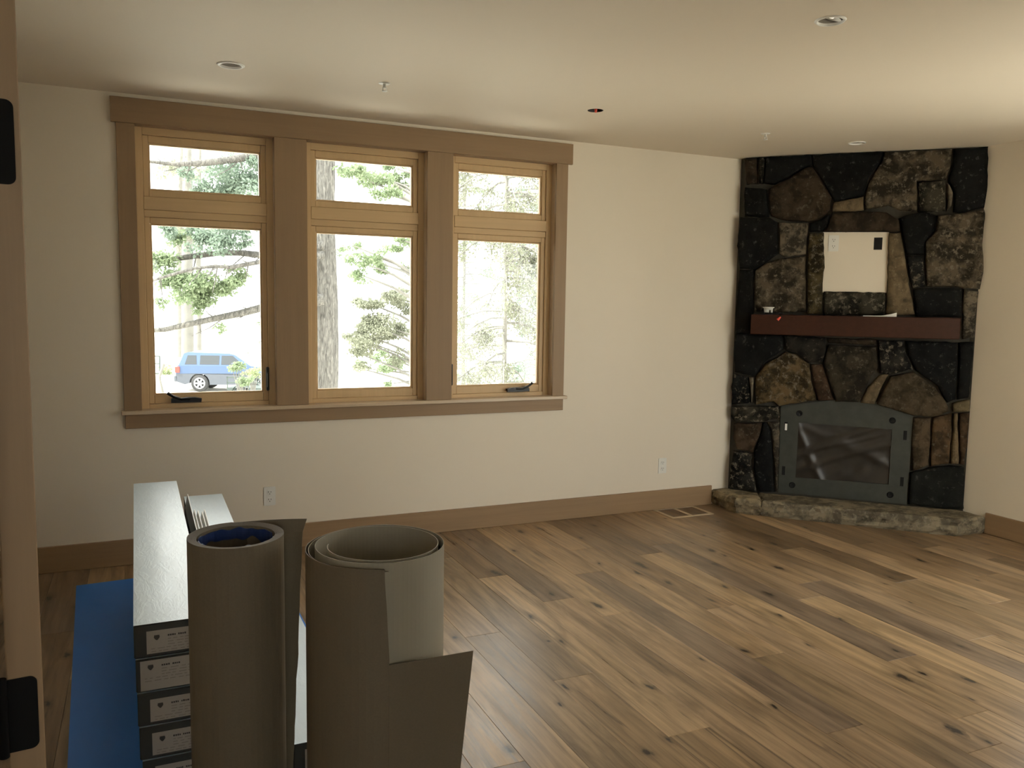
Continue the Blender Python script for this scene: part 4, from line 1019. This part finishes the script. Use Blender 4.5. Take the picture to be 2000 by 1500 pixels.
# station wagon seen side on
def car_at(P, heading):
    """local x forward, y left, z up; P = rear axle contact point"""
    c_, s_ = math.cos(heading), math.sin(heading)
    T = Matrix(((c_, -s_, 0, P.x), (s_, c_, 0, P.y), (0, 0, 1, P.z), (0, 0, 0, 1)))
    o = tag(empty('parked_car', P), 'blue and grey sport utility car parked outside on the gravel', 'car')
    W = 0.86
    def arch(cx_, r_, n=9): return [(cx_ + r_ * math.cos(math.radians(180 - 180 * k / n)), 0.36 + r_ * math.sin(math.radians(180 - 180 * k / n))) for k in range(n + 1)]
    X = Matrix(((1, 0, 0, 0), (0, 0, -1, 0), (0, 1, 0, 0), (0, 0, 0, 1)))
    lower = [(-0.95, 0.42), (-0.60, 0.30)] + arch(0, 0.42) + [(0.42, 0.30), (2.20, 0.30)] + arch(2.62, 0.42) + [(3.10, 0.30), (3.45, 0.36), (3.50, 0.70), (-0.98, 0.76)]
    q = MB(); q.prism(lower, -W, W, T @ X); q.build('lower_body', 'car_trim', o)
    upper = [(-0.98, 0.76), (3.50, 0.70), (3.46, 0.86), (3.2, 0.98), (2.3, 1.08), (2.15, 1.10), (-0.90, 1.10)]
    q = MB(); q.prism(upper, -W, W, T @ X); q.build('upper_body', 'car_blue', o)
    cab = [(-0.86, 1.10), (2.12, 1.10), (1.45, 1.56), (1.2, 1.62), (-0.50, 1.65), (-0.66, 1.60)]
    vs = []; n = len(cab)
    for sgn in (-1, 1):
        for x, z in cab: vs.append(T @ Vector((x, sgn * (W - 0.16 * (z - 1.1) / 0.55), z)))
    q = MB(); q.add(vs, [tuple(range(n)), tuple(range(n, 2 * n))[::-1]] + [(i, n + i, n + (i + 1) % n, (i + 1) % n) for i in range(n)]); q.build('cabin', 'car_blue', o)
    for x0, x1, x2, x3 in ((-0.60, -0.10, -0.14, -0.50), (0.02, 0.82, 0.82, 0.02), (0.90, 1.80, 1.36, 0.90)):
        pts = [(x0, 1.15), (x1, 1.15), (x2, 1.53), (x3, 1.53)]
        for sgn in (-1, 1):
            vs = [T @ Vector((x, sgn * (W - 0.16 * (z - 1.1) / 0.55 + 0.006), z)) for x, z in pts] + [T @ Vector((x, sgn * (W - 0.16 * (z - 1.1) / 0.55 - 0.02), z)) for x, z in pts]
            q = MB(); q.add(vs, [(0, 1, 2, 3), (7, 6, 5, 4)] + [(i, (i + 1) % 4, 4 + (i + 1) % 4, 4 + i) for i in range(4)]); q.build('side_window', 'car_glass', o)
    q = MB(); q.add([T @ Vector(v_) for v_ in ((-0.885, -0.72, 1.14), (-0.885, 0.72, 1.14), (-0.69, 0.62, 1.57), (-0.69, -0.62, 1.57))], [(0, 1, 2, 3)]); q.build('rear_window', 'car_glass', o)
    for sgn in (-1, 1):
        q = MB(); q.cbox(-0.995, -0.80, sgn * W - 0.05, sgn * W + 0.01, 0.80, 1.06, 0.02, T); q.build('tail_light', 'tail_red', o)
        q = MB(); q.cbox(1.35, 1.50, sgn * (W + 0.05), sgn * (W + 0.05) + sgn * 0.12, 1.10, 1.24, 0.02, T) if sgn > 0 else q.cbox(1.35, 1.50, -W - 0.17, -W - 0.05, 1.10, 1.24, 0.02, T); q.build('mirror', 'car_trim', o)
        for ax in (0, 2.62):
            WM = T @ Matrix.Translation((ax, sgn * (W - 0.10), 0.36)) @ Matrix.Rotation(math.radians(-90 * sgn), 4, 'X')
            q = MB(); q.lathe([(0.22, -0.10), (0.33, -0.10), (0.36, -0.05), (0.36, 0.08), (0.33, 0.12), (0.23, 0.12)], 32, WM); wh = q.build('wheel', 'rubber', o)
            q = MB(); q.lathe([(0.0005, 0.09), (0.07, 0.10), (0.08, 0.085), (0.0805, 0.06)], 24, WM); q.lathe([(0.19, 0.11), (0.235, 0.125), (0.24, 0.06)], 28, WM)
            for k in range(6):
                q.box(0.06, 0.21, -0.032, 0.032, 0.075, 0.105, WM @ Matrix.Rotation(math.radians(60 * k), 4, 'Z'))
            q.build('alloy_rim', 'alloy', wh)
            q = MB(); q.lathe([(0.0005, 0.05), (0.235, 0.05)], 24, WM); q.build('wheel_well', 'rubber', wh)
    q = MB(); q.cbox(-1.06, -0.90, -W, W, 0.42, 0.68, 0.03, T); q.build('bumper', 'car_trim', o)
    return o
cp = at_z(402, 761, GZ); hd = math.atan2(RIGHT.y, RIGHT.x)
car_at(Vector((cp.x, cp.y + 0.0, GZ)), hd + math.radians(4))

# small utility trailer
tp = at_z(484, 782, GZ)
T = Matrix.Translation(tp) @ Matrix.Rotation(hd, 4, 'Z')
tr_ = tag(empty('utility_trailer', tp), 'dark open utility trailer standing in front of the car', 'trailer')
q = MB(); q.box(-0.6, 1.9, -0.6, 0.6, 0.45, 0.55, T)
q.build('bed', 'trailer', tr_)
for z in (0.72, 0.92):
    for y in (-0.6, 0.57):
        q = MB(); q.box(-0.6, 1.9, y, y + 0.03, z, z + 0.05, T); q.build('rail', 'trailer', tr_)
for x in (-0.6, 0.2, 1.0, 1.87):
    for y in (-0.6, 0.57):
        q = MB(); q.box(x, x + 0.04, y, y + 0.03, 0.55, 0.97, T); q.build('post', 'trailer', tr_)
for y in (-0.72, 0.72):
    WM = T @ Matrix.Translation((0, y, 0.30)) @ Matrix.Rotation(math.radians(90), 4, 'X')
    q = MB(); q.lathe([(0.16, -0.08), (0.27, -0.08), (0.30, -0.03), (0.30, 0.03), (0.27, 0.08), (0.16, 0.08)], 28, WM); wh = q.build('wheel', 'rubber', tr_)
    q = MB(); q.lathe([(0.0005, 0.06), (0.16, 0.07)], 20, WM); q.lathe([(0.0005, -0.06), (0.16, -0.07)], 20, WM); q.build('wheel_disc', 'alloy', wh)
    q = MB(); vs = []
    for k in range(9):
        a = math.radians(180 * k / 8)
        for yy in (-0.1, 0.1): vs.append(T @ Vector((0.37 * math.cos(a), y + yy, 0.32 + 0.37 * math.sin(a))))
    q.add(vs, [(2 * k, 2 * k + 1, 2 * k + 3, 2 * k + 2) for k in range(8)]); q.build('mudguard', 'trailer', tr_)

# a leaning sign post and a metal rack at the far left
gp = at_z(316, 770, GZ)
q = MB(); q.tube([gp + Vector((0.05, 0, 0)), gp + Vector((-0.08, 0, 0.7)), gp + Vector((0.10, 0, 1.25))], [0.06, 0.045, 0.07], 8)
tag(q.build('wooden_post', 'bark_pale'), 'thin leaning post left of the parked car', 'post')
rp = at_z(300, 752, GZ); T = Matrix.Translation(rp) @ Matrix.Rotation(hd, 4, 'Z')
rk = tag(empty('metal_rack', rp), 'tall dark metal rack standing left of the leaning post', 'rack')
for x in (-0.45, 0.0, 0.28):
    q = MB(); q.box(x, x + 0.05, -0.03, 0.03, 0, 1.35 - 0.25 * max(0, x), T); q.build('upright', 'trailer', rk)
for z in (0.5, 0.95, 1.28):
    q = MB(); q.box(-0.45, 0.33, -0.02, 0.02, z, z + 0.05, T); q.build('crossbar', 'trailer', rk)

# --- trees
rs = np.random.RandomState(11)
def leaves(clusters, name, mat, parent):
    """clusters: (centre, (rx,ry,rz), count, leaf length) -> one leafy mesh"""
    V = []
    sub = []
    for c_, rad, n, sz in clusters:
        if n < 20: sub.append((c_, rad, n, sz)); continue
        for k in range(6):
            d0 = rs.normal(size=3); d0 /= np.linalg.norm(d0); f0 = 0.25 + 1.0 * rs.rand(); g0 = 0.35 + 0.35 * rs.rand()
            sub.append((np.array(c_) + d0 * np.array(rad) * f0, np.array(rad) * g0 * np.array((1.25, 1.25, 0.75)), max(3, n // 6), sz))
    for c_, rad, n, sz in sub:
        n = int(n * 5.0); sz = sz * 0.46
        d = rs.normal(size=(n, 3)); d /= np.linalg.norm(d, axis=1)[:, None]; d *= (rs.rand(n, 1) ** 0.45)
        p = np.array(c_)[None] + d * np.array(rad)[None]
        a = rs.normal(size=(n, 3)); a[:, 2] -= 0.5; a /= np.linalg.norm(a, axis=1)[:, None]
        b2 = np.cross(a, rs.normal(size=(n, 3))); b2 /= np.linalg.norm(b2, axis=1)[:, None]
        s1 = (sz * (0.6 + 0.8 * rs.rand(n, 1))); s2_ = s1 * 0.26
        V.append(np.stack([p, p + a * s1 * .5 + b2 * s2_, p + a * s1, p + a * s1 * .5 - b2 * s2_], 1))
    V = np.concatenate(V).reshape(-1, 3); n = len(V) // 4
    me = bpy.data.meshes.new(name); me.vertices.add(len(V)); me.vertices.foreach_set('co', V.ravel())
    me.loops.add(n * 4); me.loops.foreach_set('vertex_index', np.arange(n * 4)); me.polygons.add(n)
    me.polygons.foreach_set('loop_start', np.arange(n) * 4); me.polygons.foreach_set('loop_total', np.full(n, 4))
    me.materials.append(M[mat]); me.update(); me.validate()
    o = bpy.data.objects.new(name, me); COL.objects.link(o); attach(o, parent); return o

# the big trunk in the middle window, its limbs reach left
TD = 14.0
tb = at_dist(636, 760, TD); tt = at_dist(634, 250, TD)
tree = tag(empty('trunk_tree', (tb.x, tb.y, GZ)), 'tall tree with thick grey-barked trunk close outside the middle window', 'tree', 'trees outside the windows')
q = MB(); pts = []; rad = []
for k in range(41):
    z = GZ + 13.0 * k / 40; f = (z - tb.z) / (tt.z - tb.z)
    pts.append((tb.x + (tt.x - tb.x) * f + 0.02 * math.sin(z * 1.3), tb.y, z)); rad.append((0.205 - 0.004 * k * 0.5) + 0.008 * math.sin(z * 2.1) + (0.16 * math.exp(-(z - GZ) / 0.5)))
q.tube(pts, rad, 40)
for i, v_ in enumerate(q.v):
    v_ = Vector(v_); kx = Vector((v_.x - tb.x, v_.y - tb.y, 0)); an = math.atan2(kx.y, kx.x)
    dlt = 0.022 * mnoise.noise(Vector((math.cos(an) * 5, math.sin(an) * 5, v_.z * 1.2))) + 0.014 * mnoise.noise(Vector((math.cos(an) * 11, math.sin(an) * 11, v_.z * 2.5)))
    if kx.length > 0.01: v_ += kx.normalized() * dlt
    q.v[i] = tuple(v_)
q.build('trunk', 'bark', tree)
LIMBS = [([(286, 315), (345, 321), (400, 318), (450, 312), (506, 303), (560, 292), (632, 280)], (5, 7, 11, 12, 14, 17, 22)),
         ([(285, 496), (330, 507), (380, 500), (432, 494), (470, 494), (508, 498), (560, 492), (632, 480)], (7, 9, 10, 10, 11, 12, 15, 20)),
         ([(285, 552), (330, 538), (380, 524), (420, 520), (450, 522), (506, 512), (560, 505), (632, 498)], (4, 5, 5, 6, 7, 8, 10, 14)),
         ([(285, 646), (320, 644), (370, 633), (420, 622), (470, 612), (508, 602), (560, 594), (632, 585)], (7, 9, 10, 11, 13, 14, 17, 22))]
for li, (pp, wd) in enumerate(LIMBS):
    P_ = []; 
    for k, (x, y) in enumerate(pp):
        p = at_y(x, y, tb.y - 0.5 + 0.08 * (len(pp) - k) * (1 if li % 2 else -0.6)); P_.append(p)
    q = MB(); q.tube(P_, [w_ * TD / F_PX / 2 for w_ in wd], 10)
    # side twigs
    for k in range(14):
        j = rnd.randrange(len(P_) - 1); a = P_[j].lerp(P_[j + 1], rnd.random()); dr = Vector((rnd.uniform(-1, .2), rnd.uniform(-.6, .6), rnd.uniform(-.8, .5))) * rnd.uniform(.25, .6)
        q.tube([a, a + dr * .5 + Vector((0, 0, -.03)), a + dr], [0.012, 0.008, 0.003], 5)
    q.build('limb', 'bark', tree)
def pc(x, y, dist, rpx, n, leaf, flat=1.0):
    p = at_dist(x, y, dist); r_ = rpx * dist / F_PX
    return (tuple(p), (r_, r_ * 1.2, r_ * flat), n, leaf)
leaves([pc(475, 345, 13.4, 38, 420, .13), pc(440, 365, 13.6, 36, 360, .13), pc(500, 330, 13.2, 26, 260, .13), pc(362, 335, 13.5, 12, 70, .12), pc(410, 370, 13.5, 22, 140, .12),
        pc(395, 455, 13.5, 30, 220, .13), pc(430, 470, 13.4, 34, 300, .13), pc(470, 455, 13.2, 20, 120, .12), pc(325, 450, 13.7, 22, 120, .12), pc(500, 440, 13.2, 16, 90, .12)], 'foliage', 'leaf_blue', tree)
leaves([pc(330, 535, 13.6, 34, 330, .13), pc(360, 565, 13.7, 34, 320, .13), pc(405, 560, 13.6, 34, 320, .13), pc(440, 560, 13.5, 26, 200, .13), pc(315, 505, 13.6, 20, 120, .13), pc(470, 535, 13.4, 16, 80, .12), pc(395, 590, 13.6, 18, 90, .12),
        pc(350, 470, 13.6, 16, 60, .12), pc(310, 590, 13.6, 10, 30, .12), pc(430, 638, 13.5, 9, 24, .11), pc(665, 330, 13.6, 10, 30, .10), pc(668, 490, 13.6, 9, 26, .1)], 'foliage', 'leaf_green', tree)

# broadleaf trees beyond
def broad(name, label, x, ytop, dist, clusters, mat, tr=0.16):
    b2 = at_dist(x, 700, dist); o = tag(empty(name, (b2.x, b2.y, GZ)), label, 'tree', 'trees outside the windows')
    tp_ = at_dist(x + 4, ytop, dist); q = MB()
    q.tube([(b2.x, b2.y, GZ), (b2.x + .1, b2.y, (GZ + tp_.z) / 2), (tp_.x, b2.y, tp_.z)], [tr * 1.2, tr, tr * .35], 12)
    for c_ in clusters:
        p = at_dist(c_[0], c_[1], dist); z = max(GZ + 1, p.z - abs(p.x - b2.x) * 0.5)
        q.tube([(b2.x, b2.y, min(z, tp_.z)), ((b2.x + p.x) / 2, (b2.y + p.y) / 2, (min(z, tp_.z) + p.z) / 2 + .1), tuple(p)], [tr * .35, tr * .22, tr * .08], 6)
    q.build('trunk', 'bark_pale', o)
    leaves([pc(cx_, cy_, dist + rnd.uniform(-.8, .8), r_, n, dist * 0.0085, .75) for cx_, cy_, r_, n in clusters], 'foliage', mat, o)
broad('leafy_tree', 'leafy green tree with pale trunk standing behind the middle window', 838, 250, 22,
      [(700, 330, 22, 170), (740, 345, 30, 300), (775, 330, 24, 220), (760, 380, 22, 160), (790, 360, 14, 90), (700, 345, 16, 80), (785, 470, 24, 190), (730, 500, 16, 60), (700, 510, 22, 110), (690, 480, 12, 36), (745, 515, 18, 120), (700, 535, 20, 80), (790, 520, 10, 30)], 'leaf_green')
broad('leafy_tree', 'drab olive tree with twiggy clumps low in the middle window', 848, 470, 26,
      [(715, 590, 26, 260), (735, 640, 40, 620), (705, 650, 26, 260), (775, 645, 26, 240), (785, 590, 26, 260), (760, 575, 16, 90), (725, 670, 26, 180), (700, 690, 14, 60), (690, 660, 18, 80), (770, 695, 22, 70), (705, 720, 14, 44)], 'leaf_dry')
broad('leafy_tree', 'green shrub-like tree near the sill of the middle window', 856, 560, 30,
      [(762, 720, 22, 240), (750, 695, 18, 80), (785, 700, 12, 40), (705, 718, 14, 50), (760, 750, 10, 30)], 'leaf_green')
# pale background trunks in the left window
for x, dist, tr, lb in ((366, 44, .26, 'thick pale background trunk behind the parked car'), (388, 52, .15, 'thin pale background trunk right of the thick one behind the car'), (352, 60, .2, 'faint far trunk left of the thick one behind the car')):
    broad('background_tree', lb, x, 250, dist, [(x - 30, 420, 26, 60), (x + 25, 430, 24, 60), (x, 470, 30, 70), (x - 15, 330, 26, 60)], 'leaf_dry', tr)
for i, (x, y, r_, n, dist, mt, lb) in enumerate(((330, 735, 22, 200, 46, 'leaf_yellow', 'low yellow-green bush left of the parked car'), (466, 715, 13, 130, 27, 'leaf_green', 'small bright green bush above the trailer'),
                                             (492, 722, 14, 90, 29.5, 'leaf_yellow', 'small yellow-green bush right of the bright green one'), (478, 742, 14, 110, 25, 'leaf_green', 'green weeds growing over the trailer wheel'))):
    p = at_dist(x, y, dist); o = tag(empty('bush', (p.x, p.y, GZ)), lb, 'bush')
    leaves([pc(x, y, dist, r_, n, dist * .006, .7)], 'foliage', mt, o)
    q = MB()
    for k in range(5): q.tube([(p.x + .05 * k, p.y, GZ), (p.x + .02 * k, p.y, (GZ + p.z) / 2), (p.x + .1 * (k - 2), p.y, p.z)], [0.03, 0.02, 0.008], 5)
    q.build('stems', 'bark_pale', o)

# conifers with drooping, twiggy branches filling the right window
def conifer(label, x, ytop, dist, nbr, blen, mats, density=1.0, tr=0.2, seed=1):
    rg = random.Random(seed); b2 = at_dist(x, 700, dist); tp_ = at_dist(x, ytop, dist)
    o = tag(empty('conifer_tree', (b2.x, b2.y, GZ)), label, 'tree', 'trees outside the windows')
    q = MB(); q.tube([(b2.x, b2.y, GZ), (b2.x, b2.y, (GZ + tp_.z) / 2), (b2.x, b2.y, tp_.z)], [tr, tr * .75, tr * .3], 14); q.build('trunk', 'bark_pale', o)
    q = MB(); cl = []
    for k in range(nbr):
        z = GZ + 0.5 + (tp_.z - GZ - 0.5) * (k + rg.random()) / nbr; a = rg.uniform(0, 2 * math.pi); ln = blen * rg.uniform(.55, 1.0)
        d = Vector((math.cos(a), math.sin(a), 0)); st = Vector((b2.x, b2.y, z)); P_ = [st + d * ln * t_ + Vector((0, 0, -0.55 * ln * t_ * t_ + 0.12 * ln * t_)) for t_ in (0, .25, .5, .75, 1)]
        q.tube(P_, [0.03, 0.024, 0.017, 0.011, 0.004], 5)
        for t_ in range(5):
            j = rg.uniform(.3, 1); c_ = P_[min(3, int(j * 4))].lerp(P_[min(4, int(j * 4) + 1)], j * 4 % 1)
            cl.append((tuple(c_ + Vector((0, 0, -.12))), (.26, .26, .17), int(13 * density), 0.14))
            # hanging fine twigs
            for h_ in range(3):
                s_ = c_ + Vector((rg.uniform(-.3, .3), rg.uniform(-.3, .3), 0)); e_ = s_ + Vector((rg.uniform(-.25, .25), rg.uniform(-.25, .25), -rg.uniform(.25, .6)))
                q.tube([c_, s_.lerp(e_, .5) + Vector((0, 0, .05)), e_], [0.007, 0.006, 0.003], 3)
    q.build('branches', 'bark_pale', o)
    leaves(cl, 'foliage', mats, o)
conifer('drooping grey-green conifer filling the window nearest the fireplace', 985, 60, 17, 100, 2.2, 'leaf_dry', 0.9, tr=0.06, seed=5)
conifer('bright green conifer behind the left half of the window nearest the fireplace', 905, 120, 38, 100, 3.2, 'leaf_green', 1.6, tr=0.08, seed=8)
conifer('blue-green conifer far behind the right half of the window nearest the fireplace', 1056, 150, 30, 80, 3.0, 'leaf_blue', 1.4, tr=0.08, seed=13)
conifer('far green conifer seen high in the window with the parked car', 572, 100, 46, 40, 3.0, 'leaf_green', 1.2, seed=21)
